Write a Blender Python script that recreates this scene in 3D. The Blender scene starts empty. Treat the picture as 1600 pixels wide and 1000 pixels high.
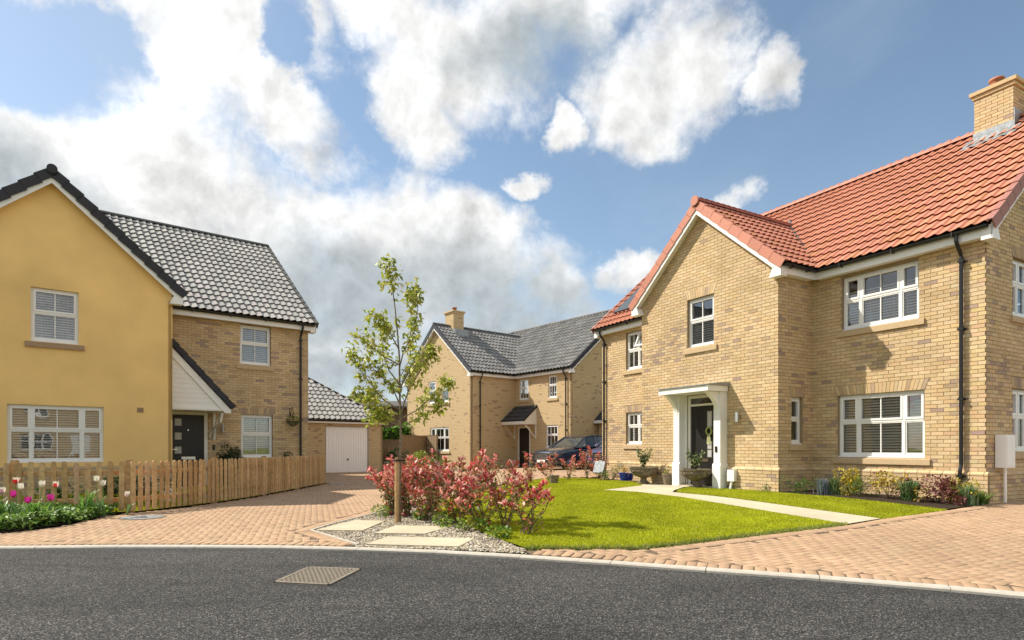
import bpy, bmesh, math, random
import numpy as np
from mathutils import Vector, Matrix, noise as mnoise

random.seed(7)
R = random.Random(11)
scene = bpy.context.scene
col = scene.collection
rad = math.radians

# ------------------------------------------------------------------ camera
CAMZ = 1.2
cam_d = bpy.data.cameras.new('camera'); cam = bpy.data.objects.new('camera', cam_d); col.objects.link(cam)
cam.location = (0, 0, CAMZ); cam.rotation_euler = (rad(90), 0, 0)
cam_d.sensor_width = 36; cam_d.lens = 950 / 1600 * 36
cam_d.shift_y = 0.125; cam_d.clip_start = 0.05; cam_d.clip_end = 6000
scene.camera = cam

# ------------------------------------------------------------------ colour management
scene.view_settings.view_transform = 'Standard'; scene.view_settings.look = 'None'
scene.view_settings.gamma = 1; scene.view_settings.exposure = 0.74
scene.view_settings.use_curve_mapping = False
scene.cycles.use_denoising = True
scene.cycles.max_bounces = 8; scene.cycles.transparent_max_bounces = 12

# ------------------------------------------------------------------ sun
SUN_EL = rad(46.5); LH = Vector((0.9636, -0.267)).normalized()      # LH: horizontal travel of the light
ld = Vector((LH.x * math.cos(SUN_EL), LH.y * math.cos(SUN_EL), -math.sin(SUN_EL)))
sd = bpy.data.lights.new('sun', 'SUN'); sd.energy = 4.2; sd.angle = rad(0.55); sd.color = (1.0, 0.93, 0.82)
sun = bpy.data.objects.new('sun', sd); col.objects.link(sun)
sun.rotation_euler = ld.to_track_quat('-Z', 'Y').to_euler(); sun.location = (-20, 5, 25)

# ------------------------------------------------------------------ world: sky and clouds
world = bpy.data.worlds.new('World'); scene.world = world; world.use_nodes = True
wt = world.node_tree; wn = wt.nodes; wl = wt.links
for n in list(wn): wn.remove(n)
def N(t, **k):
    n = wn.new(t)
    for a, b in k.items(): setattr(n, a, b)
    return n
def M(op, a, b=None, c=None, clamp=False):
    n = N('ShaderNodeMath', operation=op, use_clamp=clamp)
    for i, v in enumerate((a, b, c)):
        if v is None: continue
        if isinstance(v, (int, float)): n.inputs[i].default_value = v
        else: wl.new(v, n.inputs[i])
    return n.outputs[0]
sky = N('ShaderNodeTexSky', sky_type='NISHITA', sun_disc=False)
sky.sun_elevation = SUN_EL
sky.sun_rotation = math.atan2(-LH.x, -LH.y)      # clockwise from +Y
sky.air_density = 1.0; sky.dust_density = 0.6; sky.ozone_density = 1.2
tc = N('ShaderNodeTexCoord')
sep = N('ShaderNodeSeparateXYZ'); wl.new(tc.outputs['Generated'], sep.inputs[0])
az = M('ARCTAN2', sep.outputs[0], sep.outputs[1]); el = M('ARCSINE', sep.outputs[2])
def fbm(scale, det, rough, off, dist=0.0):
    mp = N('ShaderNodeMapping'); mp.inputs['Location'].default_value = off
    wl.new(tc.outputs['Generated'], mp.inputs[0])
    n = N('ShaderNodeTexNoise'); n.inputs['Scale'].default_value = scale; n.inputs['Detail'].default_value = det
    n.inputs['Roughness'].default_value = rough; n.inputs['Distortion'].default_value = dist
    wl.new(mp.outputs[0], n.inputs['Vector']); return n.outputs[0]
n1 = fbm(3.2, 9, .62, (1.3, 4.1, .7)); n2 = fbm(3.2, 9, .62, (8.3, 2.1, 5.7)); n3 = fbm(9, 8, .6, (3.3, .1, 2.7), .4)
n5 = fbm(26, 6, .65, (1.1, .4, 9.2), .3)
n4 = fbm(4.5, 7, .6, (6.1, 3.9, 1.2), .3)
az2 = M('ADD', az, M('MULTIPLY', M('SUBTRACT', n1, .5), .34))
el2 = M('ADD', el, M('MULTIPLY', M('SUBTRACT', n2, .5), .26))
def blob(a, e, ra, re, rot=0.0):
    """1 at the centre, 0 on the ellipse, negative outside (azimuth, elevation in degrees)"""
    dx = M('SUBTRACT', az2, rad(a)); dy = M('SUBTRACT', el2, rad(e))
    c, s = math.cos(rad(rot)), math.sin(rad(rot))
    x = M('MULTIPLY', M('ADD', M('MULTIPLY', dx, c), M('MULTIPLY', dy, s)), 1 / rad(ra))
    y = M('MULTIPLY', M('SUBTRACT', M('MULTIPLY', dy, c), M('MULTIPLY', dx, s)), 1 / rad(re))
    return M('MAXIMUM', M('SUBTRACT', 1.0, M('ADD', M('MULTIPLY', x, x), M('MULTIPLY', y, y))), -1.5)
def union(lst):
    o = lst[0]
    for b in lst[1:]: o = M('SMOOTH_MAX', o, b, .25)
    return o
CL = [(-31, 21, 16, 8, -22), (-42, 22, 14, 7, -20), (-27.5, 31, 8, 8, 0), (-20, 27.0, 6, 3.0, -20), (-37, 34, 8, 4, 30), (-44.5, 30.5, 5, 2.0, -25),
      (-21.5, 33.5, 6, 4, -10), (-4, 34.5, 9, 5.5, 10), (2, 38, 11, 4.5, 0), (-12, 37, 8, 3.5, 0), (-9, 29, 3.6, 5, 15), (14, 31.5, 8, 5.0, 20), (11, 28.5, 5, 2.6, 0),
      (22.0, 29, 2.0, 3, -30), (3.6, 28.6, 2.0, 1.7, 0), (.5, 24.8, 2.2, 1.2, 0),
      (-11, 18, 18, 6.0, -8), (-4.5, 20, 7.5, 4, -8), (5.2, 14.6, 3.5, 2.3, 0), (-22, 12, 24, 11, 0), (0, 8, 14, 8, -10),
      (13.5, 17.0, 4.0, 1.8, 20), (17.5, 19.5, 3.0, 2.0, 40),
      (-80, 24, 30, 13, 0), (-130, 30, 30, 16, 10), (172, 32, 34, 18, 0), (112, 40, 24, 14, 0), (75, 22, 16, 8, 0), (0, 62, 24, 12, 0), (-60, 58, 20, 9, 30), (140, 16, 40, 13, 0), (95, 50, 30, 14, 0), (-150, 52, 40, 12, 0), (150, 50, 40, 12, 0), (-105, 10, 30, 6, 0), (178, 68, 60, 9, 0)]  # clouds out of view, increased to raise ambient light on shaded walls
HOLES = [(-37.5, 28.0, 7.5, 5.2, -25), (-20.5, 31.5, 3.2, 3.4, 20), (-30, 37, 5, 3, 0)]
cd = union([blob(*b) for b in CL])
for b in HOLES: cd = M('SUBTRACT', cd, M('MULTIPLY', M('MAXIMUM', blob(*b), 0.0), 1.6))
cd = M('ADD', cd, M('ADD', M('MULTIPLY', M('SUBTRACT', n3, .5), 2.3), M('MULTIPLY', M('SUBTRACT', n5, .5), .8)))
dens = N('ShaderNodeMapRange', interpolation_type='SMOOTHSTEP'); wl.new(cd, dens.inputs[0])
dens.inputs[1].default_value = -.38; dens.inputs[2].default_value = .85
# grey bases
GR = [(-43, 18.5, 13, 6, -35), (0, 11.5, 17, 7, -6), (-16, 14.0, 12, 5.5, -15), (-26, 7, 12, 4, 0), (2, 34, 8, 3.5, -5), (-12, 6, 22, 5, 0), ]
gd = union([blob(*b) for b in GR])
gd = M('ADD', gd, M('MULTIPLY', M('SUBTRACT', n4, .5), .9))
gr = N('ShaderNodeMapRange', interpolation_type='SMOOTHSTEP'); wl.new(gd, gr.inputs[0])
gr.inputs[1].default_value = -.45; gr.inputs[2].default_value = 1.15
ramp = N('ShaderNodeMix', data_type='RGBA'); wl.new(gr.outputs[0], ramp.inputs[0])
ramp.inputs[6].default_value = (.575, .575, .57, 1); ramp.inputs[7].default_value = (.285, .32, .34, 1)
# billows: noise minus the same noise shifted towards the sun gives lit and shaded sides of the heaps
def shifted(scale, off, k):
    o = (off[0] + k * -LH.x * math.cos(SUN_EL), off[1] + k * -LH.y * math.cos(SUN_EL), off[2] + k * math.sin(SUN_EL)); return fbm(scale, 8, .58, o, .25)
bo = (4.2, 7.7, 2.2)
b1 = M('SUBTRACT', fbm(6.5, 8, .58, bo, .25), shifted(6.5, bo, .045)); b2 = M('SUBTRACT', fbm(17, 7, .6, (1., 2., 3.), .2), shifted(17, (1., 2., 3.), .018))
thick = N('ShaderNodeMapRange', interpolation_type='SMOOTHSTEP'); wl.new(cd, thick.inputs[0]); thick.inputs[1].default_value = .1; thick.inputs[2].default_value = 2.0; thick.inputs[3].default_value = 1.06; thick.inputs[4].default_value = .90
rel = M('MULTIPLY', thick.outputs[0], M('ADD', M('MULTIPLY_ADD', b1, M('MULTIPLY_ADD', gr.outputs[0], -.95, 1.35), 1.0), M('MULTIPLY', b2, .75)))
sc_ = N('ShaderNodeVectorMath', operation='SCALE'); wl.new(ramp.outputs[2], sc_.inputs[0]); wl.new(rel, sc_.inputs['Scale'])
skc = N('ShaderNodeVectorMath', operation='SCALE'); skc.inputs['Scale'].default_value = 0.096
hs = N('ShaderNodeHueSaturation'); hs.inputs['Saturation'].default_value = .93; hs.inputs['Hue'].default_value = .492; hs.inputs['Value'].default_value = 1.0
wl.new(sky.outputs[0], hs.inputs['Color']); wl.new(hs.outputs[0], skc.inputs[0])
vm = N('ShaderNodeMapRange', interpolation_type='SMOOTHSTEP'); wl.new(fbm(2.3, 6, .6, (2., 7., 3.), .5), vm.inputs[0])
vm.inputs[1].default_value = .42; vm.inputs[2].default_value = .75; vm.inputs[4].default_value = .30
veil = N('ShaderNodeMix', data_type='RGBA'); wl.new(vm.outputs[0], veil.inputs[0]); wl.new(skc.outputs[0], veil.inputs[6])
veil.inputs[7].default_value = (.36, .42, .49, 1)
fin = N('ShaderNodeMix', data_type='RGBA'); wl.new(dens.outputs[0], fin.inputs[0]); wl.new(veil.outputs[2], fin.inputs[6]); wl.new(sc_.outputs[0], fin.inputs[7])
bg = N('ShaderNodeBackground'); wl.new(fin.outputs[2], bg.inputs[0]); bg.inputs[1].default_value = 1.0
wo = N('ShaderNodeOutputWorld'); wl.new(bg.outputs[0], wo.inputs[0])
world.cycles.sampling_method = 'MANUAL'; world.cycles.sample_map_resolution = 512

# ------------------------------------------------------------------ materials
MATS = {}
def mat(name, c=(.5, .5, .5), rough=.8, attr=False, nscale=0, namt=.2, bscale=0, bstr=.2, metal=0, spec=.5, trans=0, stains=0, coat=0):
    m = bpy.data.materials.new(name); m.use_nodes = True; t = m.node_tree; n = t.nodes; l = t.links
    b = n['Principled BSDF']; b.inputs['Roughness'].default_value = rough; b.inputs['Metallic'].default_value = metal
    b.inputs['Specular IOR Level'].default_value = spec; b.inputs['Coat Weight'].default_value = coat
    co = n.new('ShaderNodeTexCoord')
    if attr:
        a = n.new('ShaderNodeAttribute'); a.attribute_name = 'col'; cs = a.outputs['Color']
    else:
        a = n.new('ShaderNodeRGB'); a.outputs[0].default_value = (*c, 1); cs = a.outputs[0]
    def mul(cs, fac_socket, lo, hi):
        mr = n.new('ShaderNodeMapRange'); l.new(fac_socket, mr.inputs[0]); mr.inputs[1].default_value = .25; mr.inputs[2].default_value = .75
        mr.inputs[3].default_value = lo; mr.inputs[4].default_value = hi
        v = n.new('ShaderNodeVectorMath'); v.operation = 'SCALE'; l.new(cs, v.inputs[0]); l.new(mr.outputs[0], v.inputs['Scale']); return v.outputs[0]
    g = n.new('ShaderNodeNewGeometry')
    def nz(scale, det=4, src=None):
        x = n.new('ShaderNodeTexNoise'); x.inputs['Scale'].default_value = scale; x.inputs['Detail'].default_value = det
        l.new(src or g.outputs['Position'], x.inputs['Vector']); return x.outputs[0]
    if nscale: cs = mul(cs, nz(nscale), 1 - namt, 1 + namt)
    if stains: cs = mul(cs, nz(stains, 5), .86, 1.1)
    l.new(cs, b.inputs['Base Color'])
    if bscale:
        bp = n.new('ShaderNodeBump'); bp.inputs['Strength'].default_value = bstr; bp.inputs['Distance'].default_value = .01
        l.new(nz(bscale, 3), bp.inputs['Height']); l.new(bp.outputs[0], b.inputs['Normal'])
    if trans:
        tr = n.new('ShaderNodeBsdfTranslucent'); l.new(cs, tr.inputs[0]); mx = n.new('ShaderNodeMixShader'); mx.inputs[0].default_value = trans
        l.new(b.outputs[0], mx.inputs[1]); l.new(tr.outputs[0], mx.inputs[2]); l.new(mx.outputs[0], n['Material Output'].inputs[0])
    MATS[name] = m; return m
m_brick = mat('brick', rough=.9, attr=True, nscale=45, namt=.13, bscale=160, bstr=.5, spec=.2, stains=1.1)
m_mortar = mat('mortar', (.30, .225, .135), .95, nscale=60, bscale=200, bstr=.4, spec=.1)
m_tile = mat('roof_tile', rough=.62, attr=True, nscale=30, namt=.12, bscale=120, bstr=.2, spec=.4, stains=.7)
m_gtile = mat('grey_roof_tile', rough=.8, attr=True, nscale=30, namt=.12, bscale=120, bstr=.15, spec=.25, stains=.7)
m_under = mat('roof_underlay', (.03, .025, .025), .9)
m_white = mat('white_upvc', (.80, .79, .76), .35, nscale=3, namt=.03, spec=.45)
m_cream = mat('cream_paint', (.74, .72, .66), .5, nscale=4, namt=.04)
m_black = mat('black_plastic', (.012, .012, .013), .32, spec=.5)
m_stone = mat('cast_stone', (.50, .37, .22), .85, nscale=25, namt=.1, bscale=120, bstr=.3, spec=.2)
m_sillbrown = mat('painted_sill', (.36, .235, .135), .7, nscale=20, namt=.08)
m_render = mat('yellow_render', (.88, .59, .235), .92, nscale=1.1, namt=.10, bscale=90, bstr=.35, spec=.15, stains=.45)
m_lead = mat('lead', (.27, .29, .30), .5, nscale=9, namt=.35, bscale=18, bstr=.5, metal=.3)
m_slat = mat('blind', (.80, .78, .72), .6)
m_curtain = mat('curtain', (.55, .55, .53), .9, nscale=12, namt=.12)
m_door = mat('black_door', (.009, .008, .007), .45, nscale=8, namt=.3, bscale=60, bstr=.15)
m_frost = mat('frosted_glass', (.45, .45, .42), .25)
m_chrome = mat('chrome', (.7, .7, .7), .22, metal=1)
m_wood = mat('fence_wood', rough=.85, attr=True, nscale=16, namt=.26, bscale=50, bstr=.4, spec=.15, stains=2.2)
m_paver = mat('paving_block', rough=.9, attr=True, nscale=30, namt=.12, bscale=150, bstr=.5, spec=.2, stains=.5)
m_sand = mat('jointing_sand', (.13, .088, .055), .95, nscale=40)
m_soil = mat('soil', (.045, .032, .022), 1, nscale=12, namt=.4, bscale=30, bstr=.8, spec=.1)
m_kerb = mat('concrete_kerb', (.47, .43, .36), .85, nscale=14, namt=.12, bscale=120, bstr=.4, spec=.2)
m_slab = mat('sandstone_slab', (.50, .44, .31), .85, nscale=6, namt=.08, bscale=90, bstr=.3, spec=.2, stains=.9)
m_pebble = mat('pebble', rough=.8, attr=True, nscale=60, namt=.1)
m_leaf = mat('leaf', rough=.48, attr=True, trans=.32, spec=.4)
m_grass = mat('grass_blade', rough=.6, attr=True, trans=.35, spec=.25, nscale=1.6, namt=.20, stains=.35)
m_turf = mat('turf', (.22, .24, .012), .95, nscale=9, namt=.25, bscale=60, bstr=.8, spec=.1)
m_bark = mat('bark', (.20, .155, .10), .9, nscale=25, namt=.3, bscale=60, bstr=.6)
m_stem = mat('stem', (.16, .12, .06), .8, nscale=20, namt=.2)
m_planter = mat('weathered_stone', (.20, .165, .115), .9, nscale=14, namt=.4, bscale=45, bstr=.9, spec=.15)
m_terra = mat('terracotta', (.46, .16, .08), .7, nscale=20)
m_iron = mat('cast_iron', (.25, .21, .155), .75, nscale=40, namt=.25, bscale=80, bstr=.4, metal=.0)
m_bluepot = mat('blue_glaze', (.012, .04, .34), .15, coat=.6)
m_carpaint = mat('blue_car_paint', (.010, .015, .028), .22, coat=1.0, spec=.6)
m_carpaint2 = mat('violet_blue_car_paint', (.04, .045, .12), .25, coat=1.0, spec=.6)
m_rubber = mat('rubber', (.015, .015, .015), .8)
m_tulipw = mat('petal', rough=.5, attr=True, trans=.3)
m_shed = mat('brown_boards', (.16, .105, .065), .9, nscale=6, namt=.2)
m_solar = mat('slate_grey_panel', (.045, .052, .06), .3, spec=.6)
m_garage = mat('garage_door_paint', (.88, .86, .83), .45, nscale=2, namt=.03)
m_panelwood = mat('weathered_boards', (.27, .185, .10), .9, nscale=9, namt=.25, bscale=30, bstr=.3)

def glass_mat():
    m = bpy.data.materials.new('window_glass'); m.use_nodes = True; t = m.node_tree; n = t.nodes; l = t.links; n.clear()
    tr = n.new('ShaderNodeBsdfTransparent'); tr.inputs[0].default_value = (.93, .95, .94, 1)
    gl = n.new('ShaderNodeBsdfGlossy'); gl.inputs['Roughness'].default_value = .01; gl.inputs[0].default_value = (.95, .97, 1, 1)
    fr = n.new('ShaderNodeFresnel'); fr.inputs[0].default_value = 1.55
    mr = n.new('ShaderNodeMapRange'); mr.inputs[3].default_value = .12; mr.inputs[4].default_value = 1.0
    mx = n.new('ShaderNodeMixShader'); o = n.new('ShaderNodeOutputMaterial')
    tcn = n.new('ShaderNodeTexCoord'); ns = n.new('ShaderNodeTexNoise'); ns.inputs['Scale'].default_value = 1.3; l.new(tcn.outputs['Object'], ns.inputs['Vector'])
    bp = n.new('ShaderNodeBump'); bp.inputs["Strength"].default_value = .06; bp.inputs["Distance"].default_value = .05; l.new(ns.outputs[0], bp.inputs['Height'])
    l.new(bp.outputs[0], gl.inputs['Normal'])
    l.new(fr.outputs[0], mr.inputs[0]); l.new(mr.outputs[0], mx.inputs[0]); l.new(tr.outputs[0], mx.inputs[1]); l.new(gl.outputs[0], mx.inputs[2]); l.new(mx.outputs[0], o.inputs[0])
    return m
m_glass = glass_mat()

def farbrick_mat():
    m = bpy.data.materials.new('far_brickwork'); m.use_nodes = True; t = m.node_tree; n = t.nodes; l = t.links
    b = n['Principled BSDF']; b.inputs['Roughness'].default_value = .9; b.inputs['Specular IOR Level'].default_value = .2
    co = n.new('ShaderNodeTexCoord'); s = n.new('ShaderNodeSeparateXYZ'); l.new(co.outputs['Object'], s.inputs[0])
    ad = n.new('ShaderNodeMath'); ad.operation = 'ADD'; l.new(s.outputs[0], ad.inputs[0]); l.new(s.outputs[1], ad.inputs[1])
    cb = n.new('ShaderNodeCombineXYZ'); l.new(ad.outputs[0], cb.inputs[0]); l.new(s.outputs[2], cb.inputs[1])
    bt = n.new('ShaderNodeTexBrick'); l.new(cb.outputs[0], bt.inputs[0])
    bt.inputs['Scale'].default_value = 1; bt.inputs['Mortar Size'].default_value = .006; bt.inputs['Mortar Smooth'].default_value = .2
    bt.inputs['Brick Width'].default_value = .225; bt.inputs['Row Height'].default_value = .075
    bt.inputs['Color1'].default_value = (.57, .425, .24, 1); bt.inputs['Color2'].default_value = (.53, .39, .215, 1); bt.inputs['Mortar'].default_value = (.36, .27, .16, 1)
    # darker single bricks in drifts
    bt2 = n.new('ShaderNodeTexBrick'); l.new(cb.outputs[0], bt2.inputs[0]); bt2.inputs['Scale'].default_value = 1; bt2.inputs['Mortar Size'].default_value = 0
    bt2.inputs['Brick Width'].default_value = .225; bt2.inputs['Row Height'].default_value = .075; bt2.inputs['Bias'].default_value = -.0
    bt2.inputs['Color1'].default_value = (0, 0, 0, 1); bt2.inputs['Color2'].default_value = (1, 1, 1, 1)
    nz = n.new('ShaderNodeTexNoise'); nz.inputs['Scale'].default_value = .9; l.new(cb.outputs[0], nz.inputs['Vector'])
    m1 = n.new('ShaderNodeMath'); m1.operation = 'MULTIPLY_ADD'; l.new(nz.outputs[0], m1.inputs[0]); m1.inputs[1].default_value = .55; l.new(bt2.outputs[0], m1.inputs[2])
    gt = n.new('ShaderNodeMapRange'); l.new(m1.outputs[0], gt.inputs[0]); gt.inputs[1].default_value = 1.18; gt.inputs[2].default_value = 1.24; gt.inputs[4].default_value = .75
    mx = n.new('ShaderNodeMix'); mx.data_type = 'RGBA'; l.new(gt.outputs[0], mx.inputs[0]); l.new(bt.outputs[0], mx.inputs[6]); mx.inputs[7].default_value = (.30, .205, .14, 1)
    bp = n.new('ShaderNodeBump'); bp.inputs['Strength'].default_value = .6; bp.inputs['Distance'].default_value = .006; bp.invert = True
    l.new(bt.outputs['Fac'], bp.inputs['Height']); l.new(bp.outputs[0], b.inputs['Normal']); l.new(mx.outputs[2], b.inputs['Base Color'])
    return m
m_farbrick = farbrick_mat()

def asphalt_mat():
    m = bpy.data.materials.new('asphalt'); m.use_nodes = True; t = m.node_tree; n = t.nodes; l = t.links
    b = n['Principled BSDF']; b.inputs['Roughness'].default_value = .85; b.inputs['Specular IOR Level'].default_value = .25
    g = n.new('ShaderNodeNewGeometry')
    v = n.new('ShaderNodeTexVoronoi'); v.inputs['Scale'].default_value = 120; l.new(g.outputs['Position'], v.inputs['Vector'])
    sp = n.new('ShaderNodeSeparateColor'); l.new(v.outputs['Color'], sp.inputs[0])
    r = n.new('ShaderNodeValToRGB'); l.new(sp.outputs[0], r.inputs[0]); e = r.color_ramp.elements
    e[0].position = 0; e[0].color = (.012, .012, .012, 1); e[1].position = .60; e[1].color = (.044, .043, .042, 1)
    x = e.new(.90); x.color = (.125, .12, .11, 1); x = e.new(1.0); x.color = (.30, .29, .26, 1)
    nz = n.new('ShaderNodeTexNoise'); nz.inputs['Scale'].default_value = .9; nz.inputs['Detail'].default_value = 8; nz.inputs['Roughness'].default_value = .62; nz.inputs['Distortion'].default_value = .8; mpp = n.new('ShaderNodeMapping'); mpp.inputs['Scale'].default_value = (.45, 1.6, 1); l.new(g.outputs['Position'], mpp.inputs[0]); l.new(mpp.outputs[0], nz.inputs['Vector'])
    mr = n.new('ShaderNodeMapRange'); l.new(nz.outputs[0], mr.inputs[0]); mr.inputs[1].default_value = .3; mr.inputs[2].default_value = .7; mr.inputs[3].default_value = .72; mr.inputs[4].default_value = 1.32
    sc = n.new('ShaderNodeVectorMath'); sc.operation = 'SCALE'; l.new(r.outputs[0], sc.inputs[0]); l.new(mr.outputs[0], sc.inputs['Scale']); l.new(sc.outputs[0], b.inputs['Base Color'])
    bp = n.new('ShaderNodeBump'); bp.inputs['Strength'].default_value = 1.0; bp.inputs['Distance'].default_value = .012; l.new(v.outputs['Distance'], bp.inputs['Height']); bp.invert = True
    l.new(bp.outputs[0], b.inputs['Normal']); return m
m_asphalt = asphalt_mat()

# ------------------------------------------------------------------ helpers
def tag(o, label=None, cat=None, group=None, kind=None):
    if label: o['label'] = label
    if cat: o['category'] = cat
    if group: o['group'] = group
    if kind: o['kind'] = kind
    return o
def empty(name, loc=(0, 0, 0), rz=0.0, **k):
    o = bpy.data.objects.new(name, None); o.empty_display_size = .2; o.location = loc; o.rotation_euler = (0, 0, rz); col.objects.link(o); tag(o, **k); return o
def mk(name, me, parent=None, loc=None, **k):
    o = bpy.data.objects.new(name, me); col.objects.link(o)
    if parent is not None: o.parent = parent
    if loc is not None: o.location = loc
    tag(o, **k); return o
def setcol(me, facecols):
    """facecols: (nfaces,3) albedo per face"""
    a = me.attributes.new('col', 'FLOAT_COLOR', 'CORNER')
    tot = np.zeros(len(me.polygons), dtype=np.int32); me.polygons.foreach_get('loop_total', tot)
    fc = np.asarray(facecols, dtype=np.float32); fc = np.hstack([fc, np.ones((len(fc), 1), np.float32)])
    a.data.foreach_set('color', np.repeat(fc, tot, axis=0).ravel())
class MB:
    def __init__(s): s.v = []; s.f = []; s.c = []; s.m = None; s.cur = (.5, .5, .5)
    def add(s, vs, fs, c=None):
        k = len(s.v)
        if s.m is not None: vs = [tuple(s.m @ Vector(p)) for p in vs]
        s.v += [tuple(p) for p in vs]; s.f += [tuple(i + k for i in f) for f in fs]; s.c += [c or s.cur] * len(fs)
    def box(s, x0, y0, z0, x1, y1, z1, c=None):
        s.add([(x0, y0, z0), (x1, y0, z0), (x1, y1, z0), (x0, y1, z0), (x0, y0, z1), (x1, y0, z1), (x1, y1, z1), (x0, y1, z1)],
              [(0, 3, 2, 1), (4, 5, 6, 7), (0, 1, 5, 4), (1, 2, 6, 5), (2, 3, 7, 6), (3, 0, 4, 7)], c)
    def prism(s, poly, fn, a, b, c=None):
        """poly: 2D outline; fn(p,q,t)->3D; extruded from t=a to t=b"""
        n = len(poly); vs = [fn(p[0], p[1], a) for p in poly] + [fn(p[0], p[1], b) for p in poly]
        fs = [tuple(range(n))[::-1], tuple(range(n, 2 * n))] + [(i, (i + 1) % n, n + (i + 1) % n, n + i) for i in range(n)]
        s.add(vs, fs, c)
    def tube(s, pts, r, seg=8, c=None, cap=True):
        pts = [Vector(p) for p in pts]; rs = r if isinstance(r, (list, tuple)) else [r] * len(pts); vs = []; fs = []
        for i, p in enumerate(pts):
            d = (pts[min(i + 1, len(pts) - 1)] - pts[max(i - 1, 0)]).normalized()
            up = Vector((0, 0, 1)) if abs(d.z) < .95 else Vector((1, 0, 0))
            a = d.cross(up).normalized(); b = a.cross(d)
            for k in range(seg):
                t = 2 * math.pi * k / seg; vs.append(tuple(p + (a * math.cos(t) + b * math.sin(t)) * rs[i]))
        for i in range(len(pts) - 1):
            for k in range(seg): fs.append((i * seg + k, i * seg + (k + 1) % seg, (i + 1) * seg + (k + 1) % seg, (i + 1) * seg + k))
        if cap: fs += [tuple(range(seg))[::-1], tuple(range((len(pts) - 1) * seg, len(pts) * seg))]
        s.add(vs, fs, c)
    def lathe(s, prof, o=(0, 0, 0), seg=16, c=None, rot=0.0):
        vs = []; fs = []
        for (r, z) in prof:
            for k in range(seg):
                t = 2 * math.pi * k / seg + rot; vs.append((o[0] + r * math.cos(t), o[1] + r * math.sin(t), o[2] + z))
        for i in range(len(prof) - 1):
            for k in range(seg): fs.append((i * seg + k, i * seg + (k + 1) % seg, (i + 1) * seg + (k + 1) % seg, (i + 1) * seg + k))
        fs += [tuple(range(seg))[::-1], tuple(range((len(prof) - 1) * seg, len(prof) * seg))]
        s.add(vs, fs, c)
    def mesh(s, name, m, smooth=False):
        me = bpy.data.meshes.new(name); me.from_pydata(s.v, [], s.f); me.materials.append(m); setcol(me, s.c)
        if smooth: me.polygons.foreach_set('use_smooth', [True] * len(me.polygons))
        me.update(); return me
    def build(s, name, m, parent=None, smooth=False, loc=None, **k):
        return mk(name, s.mesh(name, m, smooth), parent, loc, **k)
def np_mesh(name, V, Fq, C, m, smooth=False):
    """V (n,3) verts, Fq (k,q) faces all of q corners, C (k,3)"""
    me = bpy.data.meshes.new(name); me.vertices.add(len(V)); me.vertices.foreach_set('co', np.asarray(V, np.float32).ravel())
    k, q = Fq.shape; me.loops.add(k * q); me.polygons.add(k)
    me.loops.foreach_set('vertex_index', Fq.astype(np.int32).ravel())
    me.polygons.foreach_set('loop_start', np.arange(0, k * q, q, dtype=np.int32))
    me.materials.append(m); me.update(calc_edges=True); setcol(me, C)
    if smooth: me.polygons.foreach_set('use_smooth', [True] * k)
    return me
class Fr:
    """a wall face: u along, w outward, z up"""
    def __init__(s, o, ud, n): s.o = Vector((*o, 0)); s.u = Vector((*ud, 0)); s.n = Vector((*n, 0))
    def p(s, u, w, z): return tuple(s.o + s.u * u + s.n * w + Vector((0, 0, z)))
    def box(s, mb, u0, u1, w0, w1, z0, z1, c=None):
        V = [s.p(*q) for q in ((u0, w0, z0), (u1, w0, z0), (u1, w1, z0), (u0, w1, z0), (u0, w0, z1), (u1, w0, z1), (u1, w1, z1), (u0, w1, z1))]
        mb.add(V, [(0, 3, 2, 1), (4, 5, 6, 7), (0, 1, 5, 4), (1, 2, 6, 5), (2, 3, 7, 6), (3, 0, 4, 7)], c)
    def mat(s): return Matrix(((s.u.x, s.n.x, 0, s.o.x), (s.u.y, s.n.y, 0, s.o.y), (0, 0, 1, 0), (0, 0, 0, 1)))
def px_of(P):
    if P.y < .3: return None
    return (800 + 950 * P.x / P.y, 700 - 950 * (P.z - CAMZ) / P.y)
def view_rank(P):
    """small = near and inside the picture"""
    q = px_of(P); d = math.hypot(P.x, P.y)
    if q is None or not (-15 < q[0] < 1615 and -15 < q[1] < 1015): d += 1000
    return d
def ss(t): t = max(0., min(1., t)); return t * t * (3 - 2 * t)
def gz(X, Y): return .03 + max(0., min(1., (Y - 6) / 6)) * (.05 + .15 * ss((X + 2) / 4))
def inpoly(x, y, P):
    r = False; n = len(P); j = n - 1
    for i in range(n):
        if (P[i][1] > y) != (P[j][1] > y) and x < (P[j][0] - P[i][0]) * (y - P[i][1]) / (P[j][1] - P[i][1]) + P[i][0]: r = not r
        j = i
    return r
def sheet(name, poly, dz, m, maxe=.8, zf=gz, **k):
    bm = bmesh.new(); vs = [bm.verts.new((p[0], p[1], 0)) for p in poly]
    es = [bm.edges.new((vs[i], vs[(i + 1) % len(vs)])) for i in range(len(vs))]
    bmesh.ops.triangle_fill(bm, edges=es, use_beauty=True)
    for _ in range(9):
        le = [e for e in bm.edges if e.calc_length() > maxe]
        if not le: break
        bmesh.ops.subdivide_edges(bm, edges=le, cuts=1); bmesh.ops.triangulate(bm, faces=bm.faces[:])
    for v in bm.verts: v.co.z = zf(v.co.x, v.co.y) + dz
    bmesh.ops.recalc_face_normals(bm, faces=bm.faces[:])
    if sum(f.normal.z for f in bm.faces) < 0: bmesh.ops.reverse_faces(bm, faces=bm.faces[:])
    me = bpy.data.meshes.new(name); bm.to_mesh(me); bm.free(); me.materials.append(m)
    return mk(name, me, **k)
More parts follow.
